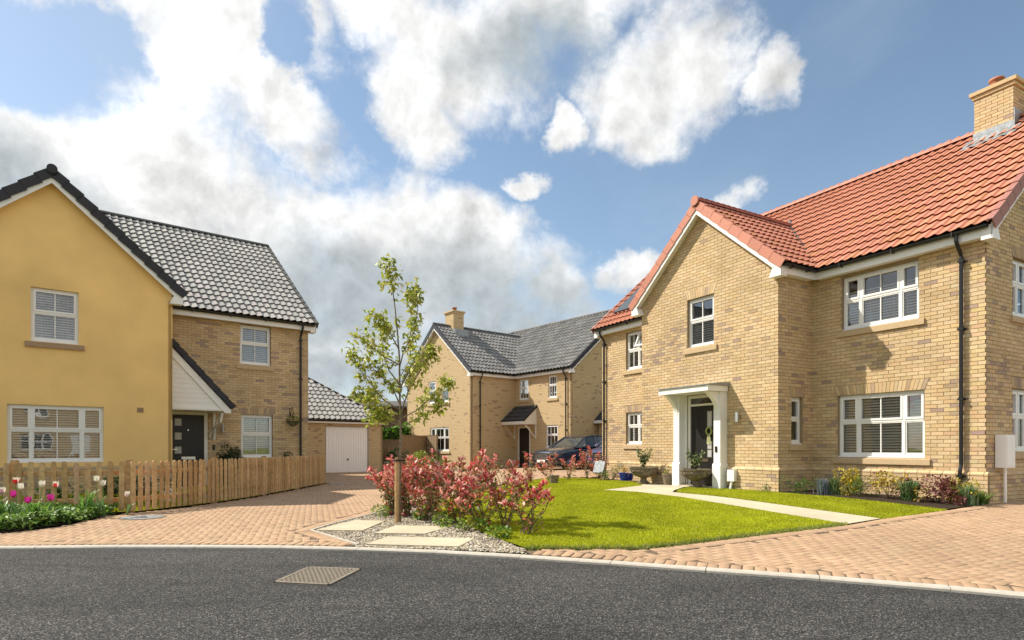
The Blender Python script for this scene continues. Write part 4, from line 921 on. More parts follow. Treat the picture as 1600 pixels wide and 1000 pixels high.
# ------------------------------------------------------------------ middle house
H4 = empty('brick_house', MH, rad(-50.5), label='pale brick house in the middle distance with dark grey roof and blue car outside', cat='house')
GC, GH = -3.3, 3.3; GHe = GH + .25; P4 = 39.3; t4 = math.tan(rad(P4)); D4 = 2.96; XE = 4.38; PB = 40; tb = math.tan(rad(PB)); QB = 3.9; WZ4 = 5.2 + GHe * t4; RZ4 = 5.2 + (QB + .25) * tb; XL4 = -6.6; YB = D4 + 2 * QB
f_g = Fr((XL4, 0), (1, 0), (0, -1)); f_r = Fr((0, 0), (0, 1), (1, 0)); f_m = Fr((0, D4), (1, 0), (0, -1)); f_e = Fr((XE, D4), (0, 1), (1, 0))
hg4 = [(-3.97 - XL4, -2.06 - XL4, 1.02, 2.35), (-4.15 - XL4, -3.42 - XL4, 3.72, 4.98), (-2.80 - XL4, -2.10 - XL4, 3.72, 4.98)]
far_wall(H4, f_g, 6.6, gable_top(GH, GHe, 5.2, P4), hg4, [GH]); far_wall(H4, f_r, D4, eave)
hm4 = [(.36, 1.15, 3.80, 4.93), (2.70, 3.33, 3.76, 4.93), (2.52, 3.43, 1.2, 2.38), (.27, 1.30, -.1, 2.36)]
far_wall(H4, f_m, XE, eave, hm4); far_wall(H4, f_e, 2 * QB, gable_top(QB, QB + .25, 5.2, PB), kinks=[QB]); far_wall(H4, Fr((XE, YB), (-1, 0), (0, 1)), XE - XL4, eave); far_wall(H4, Fr((XL4, YB), (0, -1), (-1, 0)), YB, eave)
window(H4, f_g, hg4[0][0], hg4[0][1], 1.05, 2.35, (.25, .5, .25), bars=(1,), inner='curtain', depth=.05)
for h in hg4[1:]: window(H4, f_g, h[0], h[1], 3.75, 4.98, (1,), bars=(), inner='curtain', depth=.05)
for h in hm4[:3]: window(H4, f_m, h[0], h[1], h[2] + .03, h[3], (1,), bars=(0,), bar_n=2, inner='curtain', depth=.05)
lbox(H4, 'front_door', m_door, (.36, D4 + .03, .1, 1.21, D4 + .06, 2.28)); lbox(H4, 'door_frame', m_cream, (.27, D4, .1, .36, D4 + .06, 2.36), (1.21, D4, .1, 1.30, D4 + .06, 2.36), (.36, D4, 2.28, 1.21, D4 + .06, 2.36)); lbox(H4, 'letter_plate', m_chrome, (.62, D4 + .018, .95, .95, D4 + .029, 1.03))
ym4 = (WZ4 - 5.2) / tb - .25 + D4
roof4 = roof_under(H4, [[(XL4 - .1, D4 - .2, 5.2 + uz + .05 * tb), (XE + .18, D4 - .2, 5.2 + uz + .05 * tb), (XE + .18, D4 + QB, RZ4 + uz), (XL4 - .1, D4 + QB, RZ4 + uz)], [(XL4 - .1, D4 + QB, RZ4 + uz), (XE + .18, D4 + QB, RZ4 + uz), (XE + .18, YB + .25, 5.2 + uz), (XL4 - .1, YB + .25, 5.2 + uz)],
    [(GHe + GC - .05, -.15, 5.2 + uz + .05 * t4), (GHe + GC - .05, D4, 5.2 + uz + .05 * t4), (GC, ym4, WZ4 + uz), (GC, -.15, WZ4 + uz)], [(GC - GHe + .05, -.15, 5.2 + uz + .05 * t4), (GC - GHe + .05, D4, 5.2 + uz + .05 * t4), (GC, ym4, WZ4 + uz), (GC, -.15, WZ4 + uz)]])
cb_, sb_ = math.cos(rad(PB)), math.sin(rad(PB)); c4, s4 = math.cos(rad(P4)), math.sin(rad(P4))
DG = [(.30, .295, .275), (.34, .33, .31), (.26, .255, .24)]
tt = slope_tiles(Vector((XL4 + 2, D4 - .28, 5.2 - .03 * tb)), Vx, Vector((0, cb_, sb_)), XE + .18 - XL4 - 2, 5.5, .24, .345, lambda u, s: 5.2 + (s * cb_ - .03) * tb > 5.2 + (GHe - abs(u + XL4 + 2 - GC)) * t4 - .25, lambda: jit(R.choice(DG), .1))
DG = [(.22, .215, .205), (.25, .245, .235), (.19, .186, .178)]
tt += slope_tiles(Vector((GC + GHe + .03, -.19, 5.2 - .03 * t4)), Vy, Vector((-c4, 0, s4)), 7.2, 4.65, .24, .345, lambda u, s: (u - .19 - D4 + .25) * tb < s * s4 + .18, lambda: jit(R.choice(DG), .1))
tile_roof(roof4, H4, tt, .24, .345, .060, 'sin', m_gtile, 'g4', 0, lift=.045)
ridge(roof4, (XL4 + .5, D4 + QB, RZ4 + .03), (XE + .2, D4 + QB, RZ4 + .03), .12, m_gtile, (.16, .15, .14)); ridge(roof4, (GC, -.22, WZ4 + .03), (GC, ym4, WZ4 + .03), .12, m_gtile, CHAR)
for sg in (-1, 1): verge(roof4, (GC + sg * (GHe + .03), -.2, 5.2 - .03 * t4), (GC, -.2, WZ4), (0, -1, 0), m_gtile, (.06, .065, .075), n=12)
verge(roof4, (XE + .2, D4 - .28, 5.2 - .03 * tb), (XE + .2, D4 + QB, RZ4), (1, 0, 0), m_gtile, CHAR, n=14)
barge(H4, f_g, GH, GHe - .04, 5.2, P4, .2); barge(H4, f_e, QB, QB + .21, 5.2, PB, .18)
fascia(H4, f_r, -.18, D4 - .2, .2, 4.975, 5.17); fascia(H4, f_m, .2, XE + .178, .2, 4.975, 5.17); gutter(H4, f_r, -.17, D4 - .2, .26, 5.165, down=.55, zbot=.3); gutter(H4, f_m, .27, XE + .12, .26, 5.165, down=4.05, zbot=.3)
chimney(H4, roof4, GC - .42, GC + .42, .85, 1.55, 7.4, 9.0, [], m_terra, real=False)
lbox(H4, 'lead_flashing', m_lead, (GC + .42, .75, 7.3, GC + .75, 1.65, 7.9))
por = empty('porch', (0, 0, 0)); por.parent = H4
mb = MB(); quad_slab(mb, [(-.05, D4 - .95, 2.62), (1.86, D4 - .95, 2.62), (1.86, D4, 3.42), (-.05, D4, 3.42)], .05, (.05, .05, .05)); pr4 = mb.build('porch_roof', m_gtile, por)
tp_ = slope_tiles(Vector((-.05, D4 - .97, 2.62)), Vx, Vector((0, .765, .644)), 1.9, 1.2, .24, .345, lambda u, s: True, lambda: (.06, .055, .052)); tile_roof(pr4, H4, tp_, .24, .345, .04, 'sin', m_gtile, 'p4', 0)
mb = MB(); mb.prism([(D4 - .93, 2.45), (D4 - .93, 2.58), (D4, 3.36), (D4, 2.45)], lambda p, q, t: (t, p, q), 1.74, 1.80); mb.box(-.03, D4 - .95, 2.44, 1.82, D4 - .92, 2.60); mb.box(-.03, D4 - .92, 2.44, 1.74, D4, 2.46); mb.build('porch_board', m_cream, por)
for xx in (-.0, 1.72):
    mb = MB(); mb.box(xx, D4 - .05, 1.7, xx + .06, D4 - .001, 2.44); mb.tube([(xx + .03, D4 - .05, 1.75), (xx + .03, D4 - .3, 1.98), (xx + .03, D4 - .75, 2.42)], .03, 6); mb.build('porch_bracket', m_cream, por)
# small lean-to roof at the far side of that house
t = empty('lean_to', on(H4, (XE + .02, D4 + 1.9, 0)), rad(-50.5), label='low dark tiled lean-to roof beside the shaded end wall of the middle house', cat='lean-to')
mb = MB(); quad_slab(mb, [(0, -.2, 2.6), (0, 3, 2.6), (2.0, 3, 2.6), (2.0, -.2, 2.6)], .06, CHAR); V = [(.0, -.3, 2.62), (2.2, -.3, 2.62), (2.2, 1.2, 3.9), (.0, 1.2, 3.9)]; quad_slab(mb, V, .06, CHAR); mb.build('roof', m_gtile, t)
mb = MB(); mb.box(0, -.32, 2.46, 2.2, -.3, 2.6); mb.build('fascia', m_white, t); mb = MB(); mb.box(.05, 0, 0, 2.0, 2.5, 2.5); mb.build('wall', m_farbrick, t)

# ------------------------------------------------------------------ front garden of the right house
def P3(x, y, dz=0.0): return (x, y, gz(x, y) + dz)
path_a = [(4.74, 8.62), (5.55, 9.15), (3.52, 13.35), (3.75, 14.0), (4.25, 15.05), (5.05, 15.85), (3.75, 16.95), (3.3, 15.6), (2.1, 13.98), (2.75, 13.4)]
lawn_a = [(.17, 6.98), (1.45, 6.93), (1.94, 7.14), (2.59, 7.50), (4.74, 8.64), (2.75, 13.36), (2.08, 13.98), (3.28, 15.62), (3.65, 16.9), (3.1, 18.2), (2.6, 19.3), (1.26, 19.75), (.2, 18.6), (-.9, 15.1), (-1.75, 11.6), (-1.0, 9.9), (-.62, 8.75), (-.22, 7.75)]
lawn_b = [(5.57, 9.13), (7.26, 10.13), (6.75, 11.35), (6.05, 12.55), (5.75, 13.35), (4.95, 14.9), (4.3, 14.95), (3.8, 13.95), (3.62, 13.4)]
lawn_c = [(-14, 9.5), (-8.6, 10.4), (-6.75, 10.82), (-6.3, 11.9), (-6.08, 12.9), (-5.98, 14.2), (-5.98, 19.0), (-6.9, 19.2), (-9.7, 16.9), (-8.9, 15.9), (-13, 12.4), (-20, 8)]
hedge_bed = [(.12, 6.93), (-.1, 8.3), (-.8, 9.5), (-1.8, 11.6), (-.95, 15.1), (.15, 18.6), (-.05, 18.7), (-1.2, 15.3), (-2.35, 11.6), (-2.3, 10.9), (-1.3, 9.75), (-.75, 8.6), (-.45, 7.0)]
lawnA = sheet('lawn', lawn_a, .0, m_turf, maxe=.7, kind='structure'); lawnB = sheet('lawn', lawn_b, .0, m_turf, maxe=.7, kind='structure'); lawnC = sheet('lawn', lawn_c, .0, m_turf, maxe=.9, kind='structure')
sheet('gravel_bed', [(-1.86, 7.14), (-.73, 6.93), (.18, 6.66), (.16, 6.90), (-.20, 7.75), (-.60, 8.75), (-.98, 9.9), (-1.7, 11.5), (-2.3, 11.3), (-2.40, 10.4), (-2.68, 9.2), (-2.78, 8.47)], -.025, m_soil, maxe=.6, kind='structure')
def blades(name, poly, n, h, parent=None, cols=None, spread=.013, edge=0.0, wide=.006, dark=False, **k):
    xs = [p[0] for p in poly]; ys = [p[1] for p in poly]; pts = []
    P = np.array(poly)
    while sum(len(a) for a in pts) < n:
        q = np.column_stack([NR.uniform(min(xs), max(xs), 60000), NR.uniform(min(ys), max(ys), 60000)])
        # density falls with distance (far blades are below a pixel)
        q = q[NR.rand(len(q)) < np.minimum(1, (9.0 / q[:, 1]) ** 1.2)]
        ins = np.zeros(len(q), bool); j = len(P) - 1
        for i in range(len(P)):
            c = ((P[i, 1] > q[:, 1]) != (P[j, 1] > q[:, 1])); 
            with np.errstate(divide='ignore', invalid='ignore'): xx = (P[j, 0] - P[i, 0]) * (q[:, 1] - P[i, 1]) / (P[j, 1] - P[i, 1]) + P[i, 0]
            ins ^= c & (q[:, 0] < xx); j = i
        q = q[ins & (np.abs(q[:, 0]) < .95 * q[:, 1] + 1.5)]
        pts.append(q)
    q = np.vstack(pts)[:n]; n = len(q); z = np.array([gz(a, b) for a, b in q])
    a = NR.uniform(0, 6.283, n); hh = h * NR.uniform(.55, 1.25, n); w = wide * NR.uniform(.7, 1.5, n) * np.maximum(1, q[:, 1] / 9); lx = NR.normal(0, spread, n); ly = NR.normal(0, spread, n)
    V = np.zeros((n, 3, 3)); V[:, 0] = np.column_stack([q[:, 0] - np.cos(a) * w, q[:, 1] - np.sin(a) * w, z - .004]); V[:, 1] = np.column_stack([q[:, 0] + np.cos(a) * w, q[:, 1] + np.sin(a) * w, z - .004]); V[:, 2] = np.column_stack([q[:, 0] + lx, q[:, 1] + ly, z + hh])
    base = np.array([(.42, .455, .010), (.48, .50, .013), (.31, .365, .009), (.54, .52, .03), (.58, .53, .10)]); C = base[NR.choice(5, n, p=[.34, .26, .25, .11, .04])] * NR.uniform(.8, 1.2, (n, 1))
    me = np_mesh(name, V.reshape(-1, 3), np.arange(3 * n).reshape(-1, 3), C, m_grass); return mk(name, me, parent, kind='stuff', **k)
blades('grass', lawn_a, 230000, .020, label='short bright green lawn grass between the red hedge and the path', cat='grass')
blades('grass', lawn_b, 70000, .020, label='short green grass strip between the path and the flower bed', cat='grass')
blades('grass', lawn_c, 60000, .05, label='green grass behind the picket fence', cat='grass')
path = sheet('path', path_a, .006, m_slab, maxe=.6, kind='structure')
def edge_tufts(name, line, n, h, **k):
    pts = []; V = []; 
    for _ in range(n):
        i = R.randrange(len(line) - 1); t = R.random(); a, b = line[i], line[i + 1]; pts.append((a[0] + (b[0] - a[0]) * t + R.gauss(0, .03), a[1] + (b[1] - a[1]) * t + R.gauss(0, .03)))
    C = []
    for x, y in pts:
        z = gz(x, y); a = R.uniform(0, 6.28); w = .006; l = R.gauss(0, .03); l2 = R.gauss(0, .03); hh = h * R.uniform(.5, 1.3)
        V += [(x - w * math.cos(a), y - w * math.sin(a), z - .01), (x + w * math.cos(a), y + w * math.sin(a), z - .01), (x + l, y + l2, z + hh)]; C.append(jit(R.choice([(.20, .27, .03), (.16, .22, .03), (.36, .33, .12)]), .2))
    return mk(name, np_mesh(name, V, np.arange(len(V)).reshape(-1, 3), np.array(C), m_grass), kind='stuff', **k)
edge_tufts('edge_grass', dens_line([(.17, 6.95), (1.45, 6.9), (1.94, 7.11), (2.59, 7.47), (4.74, 8.6)], 0), 3500, .045, label='ragged grass along the lawn edge beside the right block paving', cat='grass')
# path slabs: joints
for k, (a, b) in enumerate([((5.14, 8.89), (4.86, 8.90))]): pass

# pebbles
def pebbles(name, poly, n, smin, smax, cols, avoid=(), **k):
    xs = [p[0] for p in poly]; ys = [p[1] for p in poly]; T = []; A = []; C = []
    TV = []; 
    for (z, r, m_) in ((-.5, .55, 5), (.12, 1, 5), (.62, .6, 5)):
        for i in range(m_): a = 2 * math.pi * (i + (.5 if z == .12 else 0)) / m_; TV.append((r * math.cos(a), r * math.sin(a), z))
    TF = [(i, (i + 1) % 5, 5 + (i + 1) % 5, 5 + i) for i in range(5)] + [(5 + i, 5 + (i + 1) % 5, 10 + (i + 1) % 5, 10 + i) for i in range(5)] + [(10, 11, 12, 13), (10, 13, 14, 14)]
    TF = TF[:-1] + [(10, 13, 14, 10)]
    TF = np.array([f for f in TF[:-1]]); 
    while len(T) < n:
        x, y = R.uniform(min(xs), max(xs)), R.uniform(min(ys), max(ys))
        if not inpoly(x, y, poly) or any(inpoly(x, y, s) for s in avoid): continue
        s = R.uniform(smin, smax); q = Matrix.Rotation(R.uniform(0, 6.28), 3, 'Z') @ Matrix.Rotation(R.gauss(0, .3), 3, 'X') @ Matrix.Diagonal((s * R.uniform(.8, 1.4), s, s * R.uniform(.5, .8)))
        A.append([list(r) for r in q]); T.append((x, y, gz(x, y) - .012 + R.uniform(-.004, .012))); C.append(jit(R.choice(cols), .15))
    return mk(name, scatter(name, n, np.array(TV), TF, (np.array(A), np.array(T)), np.array(C), m_pebble, True), kind='stuff', **k)
slab_polys = [[(-2.72, 8.42), (-2.48, 9.55), (-1.98, 9.50), (-2.06, 8.38)], [(-1.84, 8.12), (-1.70, 8.93), (-.90, 8.80), (-1.16, 8.05)], [(-1.74, 7.24), (-1.60, 7.86), (-.48, 7.70), (-.62, 7.06)]]
gcol = [(.50, .42, .29), (.42, .35, .25), (.58, .51, .38), (.34, .29, .22), (.62, .57, .47), (.46, .37, .24), (.27, .23, .18)]
pebbles('gravel', [(-1.82, 7.17), (-.73, 6.96), (.16, 6.70), (.14, 6.93), (-.22, 7.75), (-.62, 8.75), (-1.0, 9.9), (-1.75, 11.3), (-2.25, 11.3), (-2.40, 10.4), (-2.68, 9.2), (-2.76, 8.47)], 13500, .010, .020, gcol, slab_polys, label='pale buff gravel around the stepping slabs by the kerb', cat='gravel')
for i, (sp_, lab) in enumerate(zip(slab_polys, ('pale stepping slab at the sharp corner of the gravel bed nearest the driveway', 'grey-cream stepping slab with a dark leaf on it in front of the tree stake', 'long cream stepping slab beside the kerb'))):
    cxm = sum(p[0] for p in sp_) / 4; cym = sum(p[1] for p in sp_) / 4; mb = MB(); zt = gz(cxm, cym) + .012
    mb.prism(sp_, lambda p, q, t: (p - cxm, q - cym, t - zt), zt - .045, zt); o = mb.build('stepping_slab', m_slab, loc=(cxm, cym, zt), label=lab, cat='paving slab')
# timber edging round the gravel corner
t = empty('gravel_edging', P3(-2.8, 8.45), label='thin pale concrete edging strip round the pointed corner of the gravel bed', cat='edging')
for a, b in (((-1.84, 7.27), (-2.80, 8.47)), ((-2.80, 8.47), (-2.70, 9.2)), ((-2.70, 9.2), (-2.40, 10.4)), ((-2.40, 10.4), (-2.33, 11.5))):
    A_, B_ = Vector((*a, 0)), Vector((*b, 0)); d = (B_ - A_).normalized(); n_ = Vector((-d.y, d.x, 0)); mb = MB()
    V = [A_ - n_ * .018, B_ - n_ * .018, B_ + n_ * .018, A_ + n_ * .018]; V = [Vector((v.x, v.y, gz(v.x, v.y))) - t.location for v in V]
    mb.add([tuple(v - Vector((0, 0, .05))) for v in V] + [tuple(v + Vector((0, 0, .014))) for v in V], [(0, 3, 2, 1), (4, 5, 6, 7), (0, 1, 5, 4), (1, 2, 6, 5), (2, 3, 7, 6), (3, 0, 4, 7)]); mb.build('edging', m_kerb, t)

# ------------------------------------------------------------------ gully grate in the road, drain cover in the paving
g0 = [Vector(p) for p in ((-2.12, 5.40, 0), (-1.59, 5.29, 0), (-1.49, 6.0, 0), (-2.04, 6.09, 0))]
t = empty('drain_grating', (-1.8, 5.7, 0), label='square rusty pale iron drain grating with raised ribs set in the asphalt', cat='drain cover')
def bl_(u, v, z): 
    p = g0[0] * (1 - u) * (1 - v) + g0[1] * u * (1 - v) + g0[2] * u * v + g0[3] * (1 - u) * v - Vector((-1.8, 5.7, 0)); return (p.x, p.y, z)
mb = MB(); mb.add([bl_(0, 0, .006), bl_(1, 0, .006), bl_(1, 1, .006), bl_(0, 1, .006)], [(0, 1, 2, 3)]); mb.build('plate', mat('dark_iron', (.06, .045, .035), .8, nscale=40), t)
mb = MB()
for (a, b, c, d) in ((0, 0, 1, .035), (0, .965, 1, 1), (0, 0, .04, 1), (.96, 0, 1, 1)):
    V = [bl_(a, b, .0), bl_(c, b, .0), bl_(c, d, .0), bl_(a, d, .0), bl_(a, b, .014), bl_(c, b, .014), bl_(c, d, .014), bl_(a, d, .014)]; mb.add(V, [(4, 5, 6, 7), (0, 1, 5, 4), (1, 2, 6, 5), (2, 3, 7, 6), (3, 0, 4, 7)])
mb.build('frame', m_iron, t)
for i in range(17):
    mb = MB(); v0 = .045 + i * .0545
    for j in range(11):
        u0 = .055 + j * .0815 + (0.02 if i % 2 else 0)
        V = [bl_(u0, v0, .006), bl_(u0 + .066, v0, .006), bl_(u0 + .066, v0 + .034, .006), bl_(u0, v0 + .034, .006), bl_(u0 + .004, v0 + .004, .015), bl_(u0 + .062, v0 + .004, .015), bl_(u0 + .062, v0 + .03, .015), bl_(u0 + .004, v0 + .03, .015)]
        mb.add(V, [(4, 5, 6, 7), (0, 1, 5, 4), (1, 2, 6, 5), (2, 3, 7, 6), (3, 0, 4, 7)])
    mb.build('rib', m_iron, t)
def disc_cover(x, y, r, lab):
    t = empty('drain_cover', P3(x, y, .001), label=lab, cat='drain cover'); mb = MB(); mb.lathe([(r, -.02), (r, .006), (r - .03, .008), (.001, .008)], (0, 0, 0), 28); mb.build('cover', m_lead, t); mb = MB(); mb.lathe([(r + .05, -.02), (r + .05, .004), (r + .004, .004), (r + .004, -.02)], (0, 0, 0), 28); mb.build('frame', m_planter, t)
    for k in range(3):
        mb = MB(); mb.box(-.13 + k * .04, -.03 + k * .05 - .05, .008, .13 - k * .04, .0 + k * .05 - .06, .012); mb.build('raised_bar', m_black, t)
disc_cover(-6.05, 9.95, .30, 'round grey metal drain cover in the paving by the fence corner'); disc_cover(-5.35, 18.6, .22, 'small round drain cover in the paving at the far end of the picket fence')

# ------------------------------------------------------------------ picket fence
FW = [(.50, .32, .15), (.46, .285, .13), (.54, .355, .175), (.43, .26, .12), (.50, .34, .19)]
fence = empty('picket_fence', P3(-6.66, 10.66), label='low curved wooden picket fence in front of the yellow house', cat='fence'); fo = fence.location
def fpt(d_):
    acc = 0
    for a, b in zip(fence_pts[:-1], fence_pts[1:]):
        L = math.hypot(b[0] - a[0], b[1] - a[1])
        if acc + L >= d_ or b is fence_pts[-1]: t = (d_ - acc) / L; return Vector((a[0] + (b[0] - a[0]) * t, a[1] + (b[1] - a[1]) * t, 0)), Vector((b[0] - a[0], b[1] - a[1], 0)).normalized()
        acc += L
LT = sum(math.hypot(b[0] - a[0], b[1] - a[1]) for a, b in zip(fence_pts[:-1], fence_pts[1:]))
corner_d = sum(math.hypot(b[0] - a[0], b[1] - a[1]) for a, b in list(zip(fence_pts[:-1], fence_pts[1:]))[:2])
def picket_mesh(c, w=.041):
    mb = MB(); h = .90; poly = [(-w, .03), (w, .03), (w, h - .05)] + [(w * math.cos(a), h - .05 + .05 * math.sin(a)) for a in (.5, 1.05, 1.57, 2.09, 2.64)] + [(-w, h - .05)]
    mb.prism(poly, lambda p, q, t: (p, t, q), -.018, 0, c); return mb.mesh('picket', m_wood)
PM_ = [picket_mesh(jit(R.choice(FW), .12), R.uniform(.038, .044)) for _ in range(14)]
d_ = .1
while d_ < LT:
    P, t = fpt(d_)
    if P.x > -10.5:
        o = bpy.data.objects.new('picket', R.choice(PM_)); col.objects.link(o); o.parent = fence; z = gz(P.x, P.y)
        o.location = Vector((P.x, P.y, z + R.uniform(-.012, .008))) - fo; o.rotation_euler = (R.gauss(0, .008), R.gauss(0, .012), math.atan2(t.y, t.x) + R.gauss(0, .03))
    d_ += .128 if d_ > corner_d else .172
def post(d_, c=None, h=.93, w=.05):
    P, t = fpt(d_); z = gz(P.x, P.y); mb = MB(); mb.box(-w, 0.012, -.1, w, .1, h - .02, c or jit(FW[1], .1)); mb.box(-w + .01, .02, h - .02, w - .01, .09, h, c or jit(FW[1], .1))
    o = mb.build('post', m_wood, fence); o.location = Vector((P.x, P.y, z)) - fo; o.rotation_euler.z = math.atan2(t.y, t.x)
for q in (corner_d - 1.8, corner_d - .06, corner_d + 1.9, corner_d + 4.0, corner_d + 6.2, LT - .06): post(q)
for zz in (.22, .70):
    d_ = 3.5
    while d_ < LT - .1:
        e = min(d_ + 1.2, LT - .02); P, t = fpt(d_); Q, t2 = fpt(e); mb = MB(); n_ = Vector((-t.y, t.x, 0)); n2 = Vector((-t2.y, t2.x, 0)); c = jit(FW[3], .1)
        V = []
        for p, n in ((P, n_), (Q, n2)):
            g = gz(p.x, p.y)
            for (a, h) in ((.003, -.04), (.04, -.04), (.04, .04), (.003, .04)): V.append(tuple(Vector((p.x, p.y, g + zz + h)) + n * a - fo))
        mb.add(V, [(k, (k + 1) % 4, 4 + (k + 1) % 4, 4 + k) for k in range(4)] + [(0, 3, 2, 1), (4, 5, 6, 7)], c); mb.build('rail', m_wood, fence); d_ = e

# ------------------------------------------------------------------ vegetation
def leaf_arrays(P, D, L, W, C, droop=.25, up=None):
    """quads bent in the middle: P base points, D directions; returns verts and faces (two quads per leaf)"""
    P, D = np.asarray(P), np.asarray(D); D = D / np.linalg.norm(D, axis=1, keepdims=True); n = len(P)
    rnd = NR.normal(size=(n, 3)) * .45 + np.array([0, 0, 1.0]); S = np.cross(D, rnd); S /= np.linalg.norm(S, axis=1, keepdims=True) + 1e-9; Nn = np.cross(S, D)
    L = np.asarray(L)[:, None]; W = np.asarray(W)[:, None]; V = np.zeros((n, 6, 3))
    V[:, 0] = P - S * W * .25; V[:, 1] = P + S * W * .25
    mid = P + D * L * .5 + Nn * L * .06; V[:, 2] = mid + S * W; V[:, 3] = mid - S * W
    tip = P + D * L - Nn * L * droop * .3 - np.array([0, 0, 1.]) * L * droop * .5; V[:, 4] = tip + S * W * .18; V[:, 5] = tip - S * W * .18
    F = np.array([[0, 1, 2, 3], [3, 2, 4, 5]]); Fq = (F[None] + (np.arange(n) * 6)[:, None, None]).reshape(-1, 4)
    return V.reshape(-1, 3), Fq, np.repeat(np.asarray(C), 2, axis=0)
def leaves(name, P, D, L, W, C, parent, droop=.25, m=None, kind='stuff', smooth=True):
    V, Fq, CC = leaf_arrays(P, D, L, W, C, droop); return mk(name, np_mesh(name, V, Fq, CC, m or m_leaf, smooth), parent, kind=kind)
def rv(s=1.0): return Vector((R.gauss(0, s), R.gauss(0, s), R.gauss(0, s)))
PH_R = [(.64, .10, .10), (.74, .30, .25), (.58, .06, .07), (.80, .46, .38), (.70, .20, .20), (.45, .09, .05), (.66, .30, .16)]; PH_G = [(.10, .14, .02), (.17, .20, .03), (.30, .22, .05), (.06, .09, .02), (.36, .20, .06), (.25, .27, .06)]
def photinia(x, y, h, sp, n, label, redness=.75, group='red-leaved shrubs in the garden bed'):
    z0 = gz(x, y); root = empty('red_shrub', (x, y, z0), label=label, cat='shrub', group=group); st = MB(); P = []; D = []; L = []; W = []; C = []
    n = int(n * 1.4); ns = max(5, int(n / 48))
    for s in range(ns):
        a = R.uniform(0, 6.283); r = sp * math.sqrt(R.random()) ; hh = h * R.uniform(.55, 1.0) * (1 - .25 * (r / sp) ** 2); base = Vector((R.gauss(0, .06), R.gauss(0, .06), 0)); top_ = Vector((r * math.cos(a), r * math.sin(a), hh)); mid = base.lerp(top_, .5) + Vector((R.gauss(0, .05), R.gauss(0, .05), .05))
        pts = [base, base.lerp(mid, .5) + rv(.01), mid, mid.lerp(top_, .5) + rv(.02), top_]; st.tube(pts, [.009, .008, .006, .005, .003], 4, (.20, .13, .06), cap=False)
        nl = int(n / ns)
        for k in range(nl):
            t = 1 - abs(R.gauss(0, .42)); t = max(.12, min(.999, t)); i = min(3, int(t * 4)); p = pts[i].lerp(pts[i + 1], t * 4 - i); tipk = ss((t - .45) / .45)
            th = R.uniform(0, 6.28); e = R.uniform(.1, .9) + tipk * .35; d = Vector((math.cos(th) * math.cos(e), math.sin(th) * math.cos(e), math.sin(e)))
            P.append(p + rv(.022 + .04 * (1 - tipk))); D.append(d); l = R.uniform(.055, .10) * (1.0 + .1 * tipk); L.append(l); W.append(l * R.uniform(.17, .25))
            C.append(jit(R.choice(PH_R if R.random() < redness * (.35 + .75 * tipk) else PH_G), .22))
        # terminal rosette
        for k in range(6):
            th = R.uniform(0, 6.28); e = R.uniform(.2, 1.2); P.append(top_ + rv(.01)); D.append(Vector((math.cos(th) * math.cos(e), math.sin(th) * math.cos(e), math.sin(e)))); l = R.uniform(.07, .11); L.append(l); W.append(l * .2); C.append(jit(R.choice(PH_R[:5]), .2))
    st.build('stems', m_stem, root, kind='stuff'); leaves('foliage', P, D, L, W, C, root, .2); return root
# front row: from beside the stake to the lawn corner, then the row running back along the lawn
ph = [(-2.05, 10.35, 1.0, .46, 620, 'leftmost red-leaved shrub, behind and left of the tree stake'), (-1.75, 10.1, 1.1, .42, 620, 'dense red shrub just right of the tree stake'), (-1.35, 9.5, .95, .40, 560, 'low dense red shrub second from the tree stake'),
      (-1.35, 10.7, 1.2, .45, 560, 'tall red shrub at the back of the dense clump'), (-.85, 9.1, 1.0, .42, 470, 'red shrub in the middle of the front row beside the gravel'), (-.72, 10.2, 1.15, .45, 430, 'tall open red shrub rising behind the front row'), (-.42, 8.45, .85, .40, 330, 'thin red shrub with bare stems at the lawn edge'),
      (-.10, 8.6, 1.05, .40, 320, 'spindly red shrub showing lawn between its stems'), (.20, 7.95, .85, .34, 300, 'rightmost front shrub with bare white stems at the lawn corner')]
for a in ph: photinia(*a)
for k, (x, y, h, sp, n, lab) in enumerate([(-1.05, 12.3, 1.0, .4, 230, 'upright red shrub behind the dense clump'), (-.7, 13.8, 1.05, .40, 200, 'red shrub in front of the middle house corner'), (-.2, 15.6, 1.0, .40, 190, 'red shrub in front of the dark door of the middle house'),
     (.55, 17.4, .95, .40, 170, 'red shrub in front of the car bonnet'), (1.15, 18.3, .85, .48, 230, 'bushy red shrub in front of the blue car wheel'), (1.75, 18.8, .80, .48, 220, 'bushy red shrub in front of the blue car door'), (2.35, 19.1, 1.05, .42, 260, 'red shrub nearest the left corner of the red-roofed house'), (2.7, 19.0, .7, .35, 260, 'low red shrub beside the downpipe of the red-roofed house')]):
    photinia(x, y, h, sp, n, lab, .8, 'red-leaved shrubs along the back of the lawn')
mb = MB(); mb.lathe([(.10, 0), (.14, .2), (.15, .2), (.15, .23), (.12, .23), (.11, .2)], (0, 0, 0), 12); mb.build('plant_pot', m_planter, loc=P3(1.17, 16.9), label='small dark brown empty pot at the back edge of the lawn', cat='pot')

